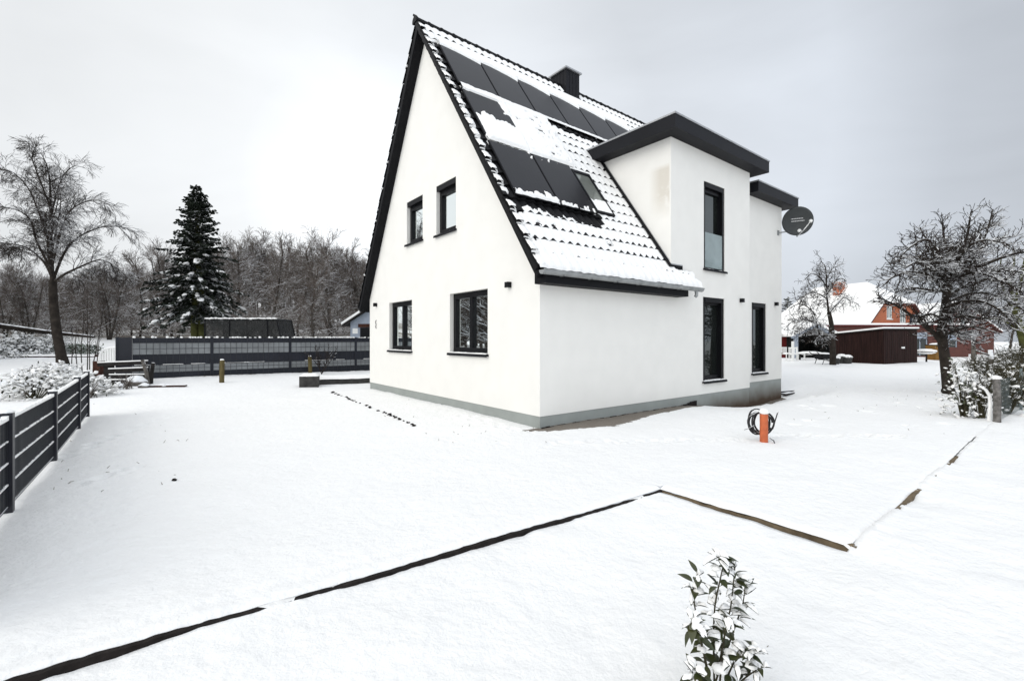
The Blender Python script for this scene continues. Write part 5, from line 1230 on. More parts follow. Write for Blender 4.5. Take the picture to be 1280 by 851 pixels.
def hedge(name, px0, px1, d, h, th, label, fol, seed, ls=.12, n=2600, snowtop=True, cat='hedge'):
    r = random.Random(seed); a = at(px0, d); c = at(px1, d); L = (c-a).length; root = empty(name, a, 0, label, cat); fo = MB(); dr = (c-a).normalized(); sd_ = Vector((-dr.y, dr.x, 0)); st = MB(); sn = MB()
    for k in range(int(L*3)): st.tube([dr*r.uniform(0, L)+sd_*r.gauss(0, th*.2), dr*r.uniform(0, L)*0+dr*(k/3)+Vector((0, 0, h*.9))], [.015, .006], 3)
    for k in range(n):
        x = r.uniform(0, L); hh = h*(.86+.25*float(fbm(x*.9+seed, 0.3, 3)))
        z = hh*r.random()**.6; y = th*(.5 if r.random() < .7 else r.uniform(-.5, .5))*-1*r.uniform(.8, 1.15)
        fo_d = Vector((r.gauss(0, 1), r.gauss(-.4, 1), r.gauss(0, .6))); leaf(fo, dr*x+sd_*y+Vector((0, 0, z)), fo_d, Vector((r.gauss(0, .5), r.gauss(0, .5), 1)), ls*r.uniform(.6, 1.3), ls*.6, .2, 2)
    if snowtop:
        for k in range(int(L*7)):
            x = L*(k+r.random())/(L*7); hh = h*(.86+.25*float(fbm(x*.9+seed, 0.3, 3))); sn.blob(dr*x+Vector((0, r.gauss(0, th*.2), hh)), (r.uniform(.08, .22), r.uniform(.1, .25), r.uniform(.04, .10)), 7, 4, r, .3)
    st.build('stem', M['stem'], root); f_ = fo.build('foliage', M[fol], root)
    if snowtop: sn.build('snow', M['roofsnow'], f_, smooth=True)
hedge('clipped_hedge', 56, 126, 33, .75, .8, 'green clipped hedge with a snow-topped ridge behind the kerb beam', 'hedgeleaf', 3, .16, 3000)
for k, (px, d, rx_, rz_, lab) in enumerate(((12, 31, 1.7, 1.25, 'rounded frosted shrub at the left picture edge beside the hedge'), (40, 31.5, 1.5, 1.05, 'frosted twiggy shrub just left of the green hedge'), (-8, 26, 1.5, .9, 'snow-heaped bush cut off by the left picture edge'), (28, 36, 2.0, 1.5, 'pale frosted bush below the fallen log'), (62, 36, 2.0, 1.2, 'pale frosted bush between fallen log and hedge'))):
    shrub('frosted_shrub', at(px, d), (rx_, rx_*.7, rz_), 1500, .13, lab, fol='paleleaf', pads=.06, seed=20+k, padr=.12, stems=18, twigs=60, group='frosted shrubs along the far left')
for k, (px, d, rx_, ry_, rz_, n, lab) in enumerate(((44, 12.6, 1.0, .9, .62, 700, 'low evergreen shrub laden with snow behind the first fence panel'), (85, 14.2, 1.3, .9, .75, 800, 'snow-laden evergreen shrub at the foot of the leaning bare tree'), (112, 13.2, .7, .6, .5, 380, 'small snow-laden shrub behind the last post of the low fence'), (64, 16.5, 1.0, .9, .7, 480, 'snow-laden shrub left of the leaning trunk'))):
    shrub('snow_laden_shrub', at(px, d), (rx_, ry_, rz_), n, .11, lab, fol='paleleaf', pads=.36, seed=50+k, padr=.06, stems=22, group='snow-laden shrubs by the low fence')
for k in range(7):
    px = (97, 103, 109, 116, 112, 89, 121)[k]; d = 19+k*.3; p = at(px, d); H_ = (2.0, 2.7, 3.3, 2.9, 2.3, 1.9, 1.8)[k]; t = Tree(300+k)
    t.grow((0, 0, -.1), (rr.uniform(-.06, .06), 0, 1), H_, .022, 1, dict(segs=(6, 6, 3), up=(.02, .03, .05), wob=(.04, .04, .1), taper=.3, rmin=.007, woodlev=1, maxlev=2, n=(1, 9), start=(.2, .3), ang=((.2, .6), (.2, .6)), len=(.6, .5), rad=(.01, .009)))
    finish_tree(t, 'sapling', p, 'thin bare upright sapling beside the leaning bare trunk', 'sapling', M['fbark'], M['twig'], 'thin saplings beside the leaning trunk')
for k, (px, d, lab) in enumerate(((158, 14.6, 'tuft of frosted dead stalks in front of the weathered boards'), (112, 12.6, 'tuft of frosted dead stalks beside the last low fence post'), (36, 13.4, 'cluster of dry stems rising from the shrub by the low fence'))):
    b = MB(); r = random.Random(k+8)
    for j in range(26):
        a = r.uniform(0, 6.28); h = r.uniform(.2, .55)*(1.5 if k == 2 else 1); b.tube([(r.gauss(0, .1), r.gauss(0, .1), -.05), (math.cos(a)*.08, math.sin(a)*.08, h*.6), (math.cos(a)*.2, math.sin(a)*.2, h)], [.008, .007, .004], 3)
    tag(b.build('dead_stalks', M['ftwig'], loc=at(px, d)), lab, 'stalks', 'tufts of dead stalks')
t = Tree(71); PB = dict(segs=(4, 4, 3), up=(.05, .05, .05), wob=(.15, .2, .2), taper=.4, rmin=.006, woodlev=1, maxlev=3, n=(6, 6, 5), start=(.1, .15, .1), ang=((.4, .9), (.4, .9)), len=(.55, .32, .2), rad=(.012, .009, .007))
for k in range(6): t.grow((0, 0, 0), (rr.uniform(-.5, .5), rr.uniform(-.3, .3), 1), 1.2, .016, 1, PB)
finish_tree(t, 'thin_bush', at(402, 20.2), 'thin leafless bush growing in front of the long dark fence', 'bush', M['twig'], M['twig'])

# ------------------------------------------------------------------ orange pipe with a cable coil
p = Vector((4.04, 7.39, gz(4.04, 7.39))); op = empty('pipe_stub', p, 0, 'upright orange ribbed pipe stub with snow on top in front of the extension', 'pipe')
b = MB(); pts = []; rads = []
for k in range(28):
    z = -.12+k*.02; pts += [(0.0, 0, z), (0, 0, z+.011)]; rads += [.057, .064]
b.tube(pts, rads, 18, True); b.build('pipe', M['orange'], op, smooth=True)
b = MB(); b.blob((0, 0, .47), (.075, .075, .05), 10, 5, random.Random(2), .08); b.build('snow_cap', M['roofsnow'], op, smooth=True)
rr = random.Random(12); b = MB()
for k in range(6):
    cx, cz, ra, rb_ = -.008+rr.uniform(-.06, .04), .26+rr.uniform(-.03, .04), .175+rr.uniform(-.05, .03), .19+rr.uniform(-.04, .03); ph = rr.uniform(0, 6); ty = rr.uniform(-.05, .05); tw = rr.uniform(-.10, .10)
    pts = []
    for j in range(31):
        a = ph+2*math.pi*j/30*(1.0 if k else .92); rx_ = ra*(1+.05*math.sin(3*a+k)); pts.append((cx+rx_*math.cos(a), ty+.085+.01*k+tw*.6*math.cos(a), cz+rb_*math.sin(a)))
    b.tube(pts, .0145, 6)
b.tube([(.12, -.04, .20), (.17, -.02, .33), (.21, .0, .42), (.225, .0, .47)], .009, 5, True); b.tube([(-.18, -.05, .26), (-.26, -.06, .22), (-.34, -.05, .19)], .005, 5, True); b.tube([(.05, -.08, .07), (.10, -.10, .03), (.11, -.11, -.02)], .009, 5, True)
tag(b.build('cable_coil', M['black'], loc=p, smooth=True), 'coil of black cable hung around the orange pipe stub', 'cable coil')

for k, (s0, t0, a, L, lab) in enumerate(((11.25, .35, .5, .5, 'short dark board poking out of the snow at the right corner of the extension'), (11.5, .62, .25, .6, 'second dark board farther out at the right corner of the extension'), (8.0, -.42, .7, .5, 'snow-covered slab edge at the inner corner of the extension'))):
    p = h2w(s0, t0); z = gz(p.x, p.y); o = MB(); o.bar((0, 0, .07), (L*math.cos(a), L*math.sin(a), .09), .2, .05); tag(o.build('loose_board', M['oldwood'], loc=(p.x, p.y, z)), lab, 'board')
# ------------------------------------------------------------------ snowy evergreen plant in the foreground
def lowgz(x, y): return float(lowz(np.array([x]), np.array([y]))[0])
fx, fy = .955, 2.17; pr = empty('evergreen_plant', (fx, fy, lowgz(fx, fy)), 0, 'leafy green plant heaped with snow in the bottom foreground', 'plant'); r = random.Random(17)
st = MB(); fo = MB(); sn = MB(); g0 = LOW; sc = fy/FPX
def fpt(px, py, dy=0): return Vector(((px-640)*sc-fx, dy, (EYE+(HOR-py)*sc)-lowgz(fx, fy)))
stems = [[(893, 862, 0), (892, 800, 0), (896, 760, .02), (903, 725, .02), (908, 705, .03), (899, 698, .02)], [(903, 862, .03), (912, 800, .05), (922, 770, .07), (926, 735, .07), (928, 716, .07)], [(885, 862, -.03), (872, 800, -.06), (862, 778, -.08), (856, 762, -.09), (850, 770, -.1)],
         [(898, 862, -.03), (908, 815, -.07), (920, 800, -.1), (934, 792, -.12)], [(888, 862, -.05), (868, 826, -.12), (856, 812, -.14), (848, 832, -.15)], [(905, 862, -.02), (922, 830, -.08), (932, 812, -.12)], [(893, 862, .04), (882, 790, .1), (880, 755, .13), (886, 735, .13)], [(900, 862, .05), (935, 790, .1), (945, 770, .12), (947, 750, .12)], [(890, 862, -.08), (880, 835, -.17), (868, 838, -.21)], [(900, 862, -.08), (908, 836, -.18), (918, 842, -.22)], [(894, 840, -.02), (897, 790, -.06), (900, 762, -.07)]]
for q in stems:
    pts = smooth_pts([fpt(*a) for a in q], 3); n = len(pts); st.tube(pts, [.0048-.0028*i/(n-1) for i in range(n)], 6)
    for i in range(int(n*.22), n):
        for _ in range(r.choice((2, 3, 4))):
            a = r.uniform(0, 6.28); el_ = r.uniform(-.35, .75); d = Vector((math.cos(a)*math.cos(el_), math.sin(a)*math.cos(el_), math.sin(el_))); L = r.uniform(.046, .074)
            pb = pts[i]+d*.012; st.tube([pts[i], pb], .0014, 4)
            upv = Vector((r.gauss(0, .25), r.gauss(0, .25), 1)); wl = L*r.uniform(.44, .60); bd = r.uniform(.1, .55)
            c, nn, dd = leaf(fo, pb, d, upv, L, wl, bd, 6)
            if r.random() < .62 and i > n*.25: leafsnow(sn, pb, d, upv, L, wl, bd, r, r.uniform(.007, .019))
for (px, py, dy, q) in ((897, 712, .02, .026), (905, 702, .03, .018), (922, 722, .06, .022), (884, 752, .1, .03), (940, 775, .1, .03), (870, 800, -.06, .03), (900, 775, .0, .03), (915, 795, -.06, .035), (890, 820, -.08, .04), (875, 842, -.16, .04), (905, 836, -.14, .05), (925, 812, -.1, .03), (892, 850, -.15, .05), (860, 850, -.14, .04)):
    sn.blob(fpt(px, py, dy), (q*.85, q*.75, q*.5), 12, 7, r, .22)
st.build('stem', M['stem'], pr, smooth=True); f_ = fo.build('foliage', M['leaf'], pr, smooth=True); sn.build('snow', M['roofsnow'], f_, smooth=True)
b = MB(); t0 = gp(940, 816, LOW); b.tube([(t0.x, t0.y, LOW+.012), (t0.x+.03, t0.y+.004, LOW+.02), (t0.x+.07, t0.y+.004, LOW+.018), (t0.x+.10, t0.y+.018, LOW+.03)], [.0022, .002, .002, .0015], 5); tag(b.build('dry_twig', M['stake']), 'thin curled dry twig lying on the snow right of the plant', 'twig')
b = MB(); t0 = gp(218, 601, 0); b.blob((t0.x, t0.y, gz(t0.x, t0.y)+.012), (.028, .022, .02), 8, 5, random.Random(3), .3); tag(b.build('earth_clod', M['edgedark']), 'small dark clod of earth lying alone on the snowy yard', 'clod')

# ------------------------------------------------------------------ neighbours on the right
phi = R(20); hr = Vector((-math.sin(phi), math.cos(phi), 0)); hx = Vector((math.cos(phi), math.sin(phi), 0))
C0 = Vector((34.5, 41.4, 0)); rh = empty('brick_house', C0, phi, 'orange brick house with a huge snow-covered half-hipped roof and brick chimney behind the brown shed', 'house')
HW, EH, RH, HL, KH, SB = 4.0, 2.86, 6.83, 10.0, 4.73, 2.4; kw = HW*(RH-KH)/(RH-EH)
b = MB(); win = [(-1.25, -.55, 3.35, 4.45), (.55, 1.35, 3.0, 4.35)]
b.poly([(-HW+.25, 0, -.3), (HW-.25, 0, -.3), (HW-.25, 0, EH), (kw, 0, KH), (-kw, 0, KH), (-HW+.25, 0, EH)], [[(x0, 0, z0), (x1, 0, z0), (x1, 0, z1), (x0, 0, z1)] for x0, x1, z0, z1 in win])
for x in (-HW+.25, HW-.25): b.quad((x, 0, -.3), (x, HL, -.3), (x, HL, EH), (x, 0, EH))
b.quad((-HW+.25, HL, -.3), (HW-.25, HL, -.3), (HW-.25, HL, EH), (-HW+.25, HL, EH)); b.build('wall', M['brick'], rh)
e = .35
def RP(x, y, z): return Vector((x, y, z))
zE = EH-.18; pts = dict(a=RP(-HW-.2, -e, zE), b_=RP(-kw, -e, KH+.03), c=RP(0, SB, RH), d=RP(kw, -e, KH+.03), e_=RP(HW+.2, -e, zE), f=RP(HW+.2, HL+e, zE), g=RP(0, HL-SB, RH), h=RP(-HW-.2, HL+e, zE))
def slabs(b, dz, th):
    q = {k: v+Vector((0, 0, dz)) for k, v in pts.items()}; dn = (0, 0, -th)
    b.prism([q['a'], q['b_'], q['c'], q['g'], q['h']], dn); b.prism([q['e_'], q['f'], q['g'], q['c'], q['d']], dn); b.prism([q['b_'], q['d'], q['c']], dn); b.prism([q['h'], q['g'], q['f']], dn)
b = MB(); slabs(b, 0, .16); ro = b.build('roof', M['brickdark'], rh); b = MB(); slabs(b, .12, .118); b.build('roof_snow', M['roofsnow'], ro)
b = MB(); b.box(-1.15, 4.2, 4.5, -.45, 4.9, 7.15); b.box(-1.2, 4.15, 6.95, -.4, 4.95, 7.08); ch = b.build('chimney', M['brick'], ro)
b = MB(); b.blob((-.8, 4.55, 7.15), (.36, .36, .08), 8, 4, random.Random(3), .1); b.build('chimney_snow', M['roofsnow'], ch)
b = MB()
for k in range(3): b.box(-1.45-.12*k, 4.0, 5.55-.25*k+.35, -.1, 4.1, 5.62-.25*k+.35)
b.build('snow_guard', M['oldwood'], ro)
for x0, x1, z0, z1 in win:
    f = MB(); t_ = .09
    for q in ((x0, x0+t_, z0, z1), (x1-t_, x1, z0, z1), (x0+t_, x1-t_, z0, z0+t_), (x0+t_, x1-t_, z1-t_, z1), ((x0+x1)/2-.035, (x0+x1)/2+.035, z0+t_, z1-t_)): f.box(q[0], .02, q[2], q[1], .10, q[3])
    f.box(x0-.06, -.06, z0-.07, x1+.06, .02, z0-.002); o = f.build('window', M['white'], rh); g = MB(); g.quad((x0+t_, .06, z0+t_), (x1-t_, .06, z0+t_), (x1-t_, .06, z1-t_), (x0+t_, .06, z1-t_)); g.build('pane', M['balustrade'], o)
b = MB(); b.box(-.1, -1.2, 2.86, 2.2, -.03, 2.98); bal = b.build('balcony', M['oldwood'], rh); b = MB(); b.box(-.1, -1.2, 2.985, .9, -1.12, 3.75); b.build('balcony_screen', M['fdark'], bal); b = MB(); b.box(.92, -1.2, 3.72, 2.2, -1.13, 3.78)
for k in range(6): b.box(.95+k*.24, -1.19, 2.985, 1.0+k*.24, -1.14, 3.718)
b.build('railing', M['white'], bal)
# flat roofed brick annexe in front of it
a_ = W(1043, 440, 37.0); ann = empty('brick_annexe', (a_.x, 37.0, 0), R(4), 'long low dark brick annexe with a flat snowy roof edge behind the brown shed', 'annexe'); L = 11.6; zt = EYE+(HOR-407.5)*37/FPX
b = MB(); ow = [(6.75, 8.0, .2, 2.1), (9.2, 10.6, .9, 2.0)]; b.poly([(0, 0, -.3), (L, 0, -.3), (L, 0, zt), (0, 0, zt)], [[(x0, 0, z0), (x1, 0, z0), (x1, 0, z1), (x0, 0, z1)] for x0, x1, z0, z1 in ow]); b.quad((0, 0, -.3), (0, 3.5, -.3), (0, 3.5, zt), (0, 0, zt)); b.quad((L, 0, -.3), (L, 3.5, -.3), (L, 3.5, zt), (L, 0, zt)); b.build('wall', M['brickdark'], ann)
b = MB(); b.box(-.15, -.2, zt, L+.15, 3.5, zt+.10); o = b.build('roof', M['redwood'], ann); b = MB(); b.box(-.16, -.22, zt+.103, L+.16, 3.5, zt+.24); b.build('roof_snow', M['roofsnow'], o)
for x0, x1, z0, z1 in ow:
    f = MB(); f.box(x0, .03, z1-.5, x1, .1, z1); f.box(x0, .03, z0, x0+.07, .1, z1-.502); f.box(x1-.07, .03, z0, x1, .1, z1-.502); f.box((x0+x1)/2-.03, .03, z0, (x0+x1)/2+.03, .1, z1-.502); o = f.build('window', M['huts'], ann); g = MB(); g.quad((x0, .08, z0), (x1, .08, z0), (x1, .08, z1), (x0, .08, z1)); g.build('pane', M['glass'], o)
# second brick house half hidden by the fruit tree
C1 = Vector((43.0, 44.5, 0)); h2 = empty('brick_house', C1, R(8), 'dark red brick house mostly hidden behind the nearest fruit tree on the right', 'house')
b = MB(); W2 = 4.2; w2 = [(-1.1, -.4, 2.7, 3.5), (.4, 1.1, 2.7, 3.5), (-2.8, -1.6, .6, 1.9)]; b.poly([(-W2, 0, -.3), (W2, 0, -.3), (W2, 0, 2.4), (0, 0, 4.9), (-W2, 0, 2.4)], [[(x0, 0, z0), (x1, 0, z0), (x1, 0, z1), (x0, 0, z1)] for x0, x1, z0, z1 in w2])
for x in (-W2, W2): b.quad((x, 0, -.3), (x, 9, -.3), (x, 9, 2.4), (x, 0, 2.4))
b.build('wall', M['brickdark'], h2)
for nm, m_, dz, th in (('roof', 'brickdark', .0, .15), ('roof_snow', 'roofsnow', .13, .128)):
    b = MB(); s_ = 2.5/W2; b.prism([(-W2-.5, -.4, 2.4-.5*s_+.15+dz), (0, -.4, 5.05+dz), (0, 9.4, 5.05+dz), (-W2-.5, 9.4, 2.4-.5*s_+.15+dz)], (0, 0, -th)); b.prism([(W2+.5, -.4, 2.4-.5*s_+.15+dz), (0, -.4, 5.05+dz), (0, 9.4, 5.05+dz), (W2+.5, 9.4, 2.4-.5*s_+.15+dz)], (0, 0, -th)); o = b.build(nm, M[m_], ro2 if nm == 'roof_snow' else h2)
    if nm == 'roof': ro2 = o
for x0, x1, z0, z1 in w2:
    f = MB(); f.box(x0, .03, z0, x0+.09, .1, z1); f.box(x1-.09, .03, z0, x1, .1, z1); f.box(x0+.09, .03, z0, x1-.09, .1, z0+.09); f.box(x0+.09, .03, z1-.09, x1-.09, .1, z1); o = f.build('window', M['white'], h2); g = MB(); g.quad((x0, .07, z0), (x1, .07, z0), (x1, .07, z1), (x0, .07, z1)); g.build('pane', M['balustrade'], o)
# brown shed : two board walls meeting at the corner nearest to us
Sc = W(1104, 457, 27.8); Sl = W(1043, 450, 30.2); Sr = W(1146, 455, 29.4)
for q in (Sc, Sl, Sr): q.z = 0
sh = empty('brown_shed', Sc, 0, 'dark brown vertical-board shed with a thin line of snow on its roof edge', 'shed'); l_ = Sl-Sc; r__ = Sr-Sc; hc, hl_, hr_ = EYE+(HOR-412)*27.8/FPX, EYE+(HOR-418.5)*30.2/FPX, EYE+(HOR-412)*29.4/FPX; bk = l_+r__; hb = hl_+.1
b = MB(); b.quad((0, 0, -.2), r__+Vector((0, 0, -.2)), r__+Vector((0, 0, hr_)), (0, 0, hc)); b.quad((0, 0, -.2), (0, 0, hc), l_+Vector((0, 0, hl_)), l_+Vector((0, 0, -.2))); b.quad(bk+Vector((0, 0, -.2)), bk+Vector((0, 0, hb)), r__+Vector((0, 0, hr_)), r__+Vector((0, 0, -.2))); b.quad(bk+Vector((0, 0, -.2)), l_+Vector((0, 0, -.2)), l_+Vector((0, 0, hl_)), bk+Vector((0, 0, hb)))
rr = random.Random(6)
for v_, h0, h1, n in ((l_, hc, hl_, 26), (r__, hc, hr_, 18)):
    nv = Vector((v_.y, -v_.x, 0)).normalized(); nv = nv if nv.y < 0 else -nv
    for k in range(n):
        f = (k+.5)/n; hh = h0+(h1-h0)*f; b.obox(v_*f+nv*(.012+rr.uniform(0, .012))+Vector((0, 0, hh/2-.1)), v_*(.43/n), nv*.012, Vector((0, 0, hh/2+.02+rr.uniform(-.05, .02))))
b.build('wall', M['brownwood'], sh)
up = Vector((0, 0, 1)); b = MB(); ex = 1.03; P = [-bk*.03+up*hc, r__*ex-l_*.03+up*hr_, bk*ex+up*hb, l_*ex-r__*.03+up*hl_]; b.prism(P, (0, 0, .07)); o = b.build('roof', M['oldwood'], sh); b = MB(); b.prism([p+up*.073 for p in P], (0, 0, .09)); b.build('roof_snow', M['roofsnow'], o)
b = MB(); b.obox(r__*.55+Vector((r__.y, -r__.x, 0)).normalized()*.05+up*1.05, r__.normalized()*.14, Vector((r__.y, -r__.x, 0)).normalized()*.03, up*.05); b.build('wall_snow', M['roofsnow'], o)
# red shed and carport at the house corner
p = W(969, 445, 36); rs = empty('red_shed', (p.x, 36, 0), 0, 'small red board shed with a snowy roof at the right corner of the white house', 'shed'); sc = 36/FPX
b = MB(); b.box(-.6, 0, -.1, 1.55, 2.2, EYE+(HOR-421)*sc); b.build('wall', M['redwood'], rs); b = MB(); zt = EYE+(HOR-421)*sc; b.prism([(-.8, -.25, zt+.34), (1.95, -.25, zt+.0), (1.95, -.25, zt+.08), (-.8, -.25, zt+.42)], (0, 2.7, 0)); o = b.build('roof', M['white'], rs); b = MB(); b.prism([(-.8, -.25, zt+.423), (1.95, -.25, zt+.083), (1.95, -.25, zt+.19), (-.8, -.25, zt+.6)], (0, 2.7, 0)); b.build('roof_snow', M['roofsnow'], o)
p = W(996, 448, 35); cp = empty('carport', (p.x, 35, 0), R(5), 'grey-white gabled carport with a dark open front beside the red shed', 'carport'); sc = 35/FPX; zc = EYE+(HOR-419)*sc
b = MB()
for k, x in enumerate((0, 3.1)):
    b.box(x-.12, 0, -.1, x+.12, .2, zc)
b.build('posts', M['huts'], cp)
b = MB(); b.bar((-.35, .08, zc-.15), (1.55, .08, zc+.75), .2, .22); b.bar((1.55, .08, zc+.75), (3.45, .08, zc-.15), .2, .22); b.build('gable_boards', M['huts'], cp)
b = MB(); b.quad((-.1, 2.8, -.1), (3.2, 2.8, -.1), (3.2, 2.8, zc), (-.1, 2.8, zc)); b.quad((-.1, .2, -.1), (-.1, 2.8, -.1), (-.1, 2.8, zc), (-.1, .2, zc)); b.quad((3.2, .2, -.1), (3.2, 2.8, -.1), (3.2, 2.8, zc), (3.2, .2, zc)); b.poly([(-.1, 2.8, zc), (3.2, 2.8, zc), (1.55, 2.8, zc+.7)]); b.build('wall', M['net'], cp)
b = MB(); b.prism([(-.45, -.1, zc-.1), (1.55, -.1, zc+.88), (1.55, -.1, zc+1.08), (-.5, -.1, zc+.1)], (0, 3.2, 0)); b.prism([(3.55, -.1, zc-.1), (1.55, -.1, zc+.88), (1.55, -.1, zc+1.08), (3.6, -.1, zc+.1)], (0, 3.2, 0)); b.build('roof_snow', M['roofsnow'], cp)
b = MB()
# garden things in front: bench, wheelbarrow, pots, picket, yellow barrow
def chair(px, d, rz, lab):
    r_ = empty('garden_chair', at(px, d), rz, lab, 'chair', 'snowed-in garden chairs by the carport')
    for sx in (-.24, .24):
        for sy in (-.22, .22): o = MB(); o.box(sx-.02, sy-.02, -.05, sx+.02, sy+.02, .44 if sy < 0 else .9); o.build('leg', M['white'], r_)
    o = MB(); o.box(-.27, -.25, .441, .27, .25, .47); o.build('seat', M['white'], r_); o = MB()
    for k in range(4): o.box(-.2+k*.12, .205, .55, -.14+k*.12, .235, .86)
    o.box(-.27, .20, .861, .27, .24, .93); o.build('backrest', M['white'], r_); o = MB(); o.blob((0, 0, .50), (.26, .24, .06), 8, 5, random.Random(px), .1); o.build('seat_snow', M['roofsnow'], r_)
chair(983, 31.5, .3, 'white garden chair deep in snow close to the house corner'); chair(992, 31.0, -.4, 'white garden chair beside the pale picket post'); chair(1001, 32, .9, 'white garden chair in front of the carport opening')
o = MB(); o.box(-.06, -.06, -.1, .06, .06, 1.35); tag(o.build('picket_post', M['white'], loc=at(991, 30.5)), 'pale slim post standing before the red shed', 'post')
bn = empty('garden_bench', at(1012, 33), 0, 'low garden bench buried in snow in the carport opening', 'bench'); o = MB(); o.box(-.9, -.25, .38, .9, .25, .45); o.build('seat', M['oldwood'], bn)
for sx in (-.8, .8): o = MB(); o.box(sx-.05, -.2, -.1, sx+.05, .2, .379); o.build('leg', M['oldwood'], bn)
o = MB(); o.blob((0, 0, .47), (.95, .3, .14), 14, 6, random.Random(4), .06); o.build('snow', M['roofsnow'], bn, smooth=True)
br = empty('wheelbarrow', at(1031, 28.2), .3, 'dark wheelbarrow with raised handles beside the small fruit tree trunk', 'wheelbarrow'); o = MB(); V = [(-.45, -.28, .30), (.35, -.28, .30), (.35, .28, .30), (-.45, .28, .30), (-.62, -.36, .62), (.52, -.36, .58), (.52, .36, .58), (-.62, .36, .62)]; o.add(V, [(0, 3, 2, 1), (0, 1, 5, 4), (1, 2, 6, 5), (2, 3, 7, 6), (3, 0, 4, 7)]); o.build('tray', M['frame'], br)
for s_ in (-.25, .25): o = MB(); o.tube([(.6, s_*.3, .15), (-.3, s_, .32), (-.95, s_, .75)], .022, 6, True); o.build('handle', M['oldwood'], br); o = MB(); o.tube([(-.35, s_, .3), (-.5, s_, -.02)], .02, 5, True); o.build('leg', M['frame'], br)
o = MB(); o.tube([(.62, -.05, .17), (.62, .05, .17)], .19, 16, True); o.build('wheel', M['frame'], br); o = MB(); o.blob((-.05, 0, .60), (.5, .33, .10), 10, 5, random.Random(2), .1); o.build('snow', M['roofsnow'], br, smooth=True)
for k, (px, d, q, lab) in enumerate(((1045, 28.0, .22, 'snow-capped flower tub right of the small fruit tree trunk'), (1052, 28.6, .26, 'snow-capped flower tub against the left wall of the brown shed'), (1060, 28.3, .24, 'lowest snow-capped flower tub by the brown shed'))):
    r_ = empty('flower_tub', at(px, d), 0, lab, 'flower tub', 'flower tubs by the brown shed'); o = MB(); o.tube([(0, 0, -.05), (0, 0, q*1.6), (0, 0, q*1.7)], [q*.7, q, q*1.05], 12, True); o.build('tub', M['concrete'], r_); o = MB(); o.blob((0, 0, q*1.75), (q*1.05, q*1.05, q*.5), 10, 5, random.Random(k), .1); o.build('snow', M['roofsnow'], r_, smooth=True)
yb = empty('yellow_bin', at(1171, 34), 0, 'yellow-brown bin standing by the brick annexe behind the fruit tree', 'bin'); o = MB(); V = [(-.4, -.35, 0), (.4, -.35, 0), (.4, .35, 0), (-.4, .35, 0), (-.48, -.42, 1.05), (.48, -.42, 1.05), (.48, .42, 1.05), (-.48, .42, 1.05)]; o.add(V, [(0, 3, 2, 1), (4, 5, 6, 7), (0, 1, 5, 4), (1, 2, 6, 5), (2, 3, 7, 6), (3, 0, 4, 7)]); o.build('body', M['yellow'], yb); o = MB(); o.box(-.5, -.45, 1.052, .5, .45, 1.12); o.build('lid', M['oldwood'], yb); o = MB(); o.blob((0, 0, 1.13), (.48, .42, .10), 10, 5, random.Random(3), .1); o.build('snow', M['roofsnow'], yb, smooth=True)
gt = empty('garden_table', at(1158, 30.5), .2, 'round snow-heaped garden table right of the brown shed', 'table'); o = MB(); o.tube([(0, 0, -.05), (0, 0, .66)], .05, 8, True); o.build('pedestal', M['oldwood'], gt); o = MB(); o.tube([(0, 0, .66), (0, 0, .70)], .55, 18, True); o.build('tabletop', M['oldwood'], gt); o = MB(); o.blob((0, 0, .70), (.56, .56, .18), 14, 6, random.Random(5), .06); o.build('snow', M['roofsnow'], gt, smooth=True)

# ------------------------------------------------------------------ right boundary : post, mesh fence, hedge, evergreen shrub
shrub('broadleaf_shrub', at(1205, 9.7), (.40, .36, .88), 330, .085, 'evergreen broadleaf shrub with snow-tipped leaves left of the pale post', fol='leaf', pads=.42, seed=81, padr=.035, stems=14, twigs=20)
shrub('twiggy_bush', at(1226, 9.5), (.34, .36, .80), 130, .06, 'twiggy snow-dusted bush between broadleaf shrub and pale post', fol='paleleaf', pads=.4, seed=82, padr=.03, stems=22, twigs=150)
p0 = at(1246, 9.0); o = MB(); o.tube([(0, 0, -.2), (.01, 0, .4), (-.01, 0, .83), (-.01, 0, .86)], [.062, .058, .055, .04], 10, True); pp = empty('pale_post', p0, 0, 'pale weathered round post at the start of the mesh fence on the right', 'post'); o.build('shaft', M['birch'], pp); o = MB(); o.blob((-.01, 0, .87), (.075, .075, .045), 8, 5, random.Random(3), .1); o.build('snow_cap', M['roofsnow'], pp, smooth=True)
p = at(1236, 9.15); o = MB(); o.tube([(0, 0, -.1), (.03, 0, .3), (.02, 0, .5), (-.06, 0, .62), (-.2, 0, .70)], [.035, .033, .03, .025, .02], 7); tag(o.build('snowy_stump', M['roofsnow'], loc=p, smooth=True), 'bent snow-plastered stem just left of the pale post', 'stem')
mf = empty('mesh_fence', p0, 0, 'grey-green wire mesh fence overgrown with twigs at the right edge', 'fence'); q1 = at(1300, 12.2)-p0; d_ = q1.normalized(); L = q1.length+2.5
for k in range(1, 4): o = MB(); o.tube([d_*(L*k/3)+Vector((0, 0, -.1)), d_*(L*k/3)+Vector((0, 0, .95))], .025, 6, True); o.build('post', M['green'], mf)
o = MB(); n = int(L/.085)
for k in range(n): o.tube([d_*(L*k/n), d_*(L*k/n)+Vector((0, 0, .80))], .0026, 3)
for k in range(10): o.tube([Vector((0, 0, .04+.085*k)), d_*L+Vector((0, 0, .04+.085*k))], .0026, 3)
o.build('wire_mesh', M['green'], mf)
k = 0
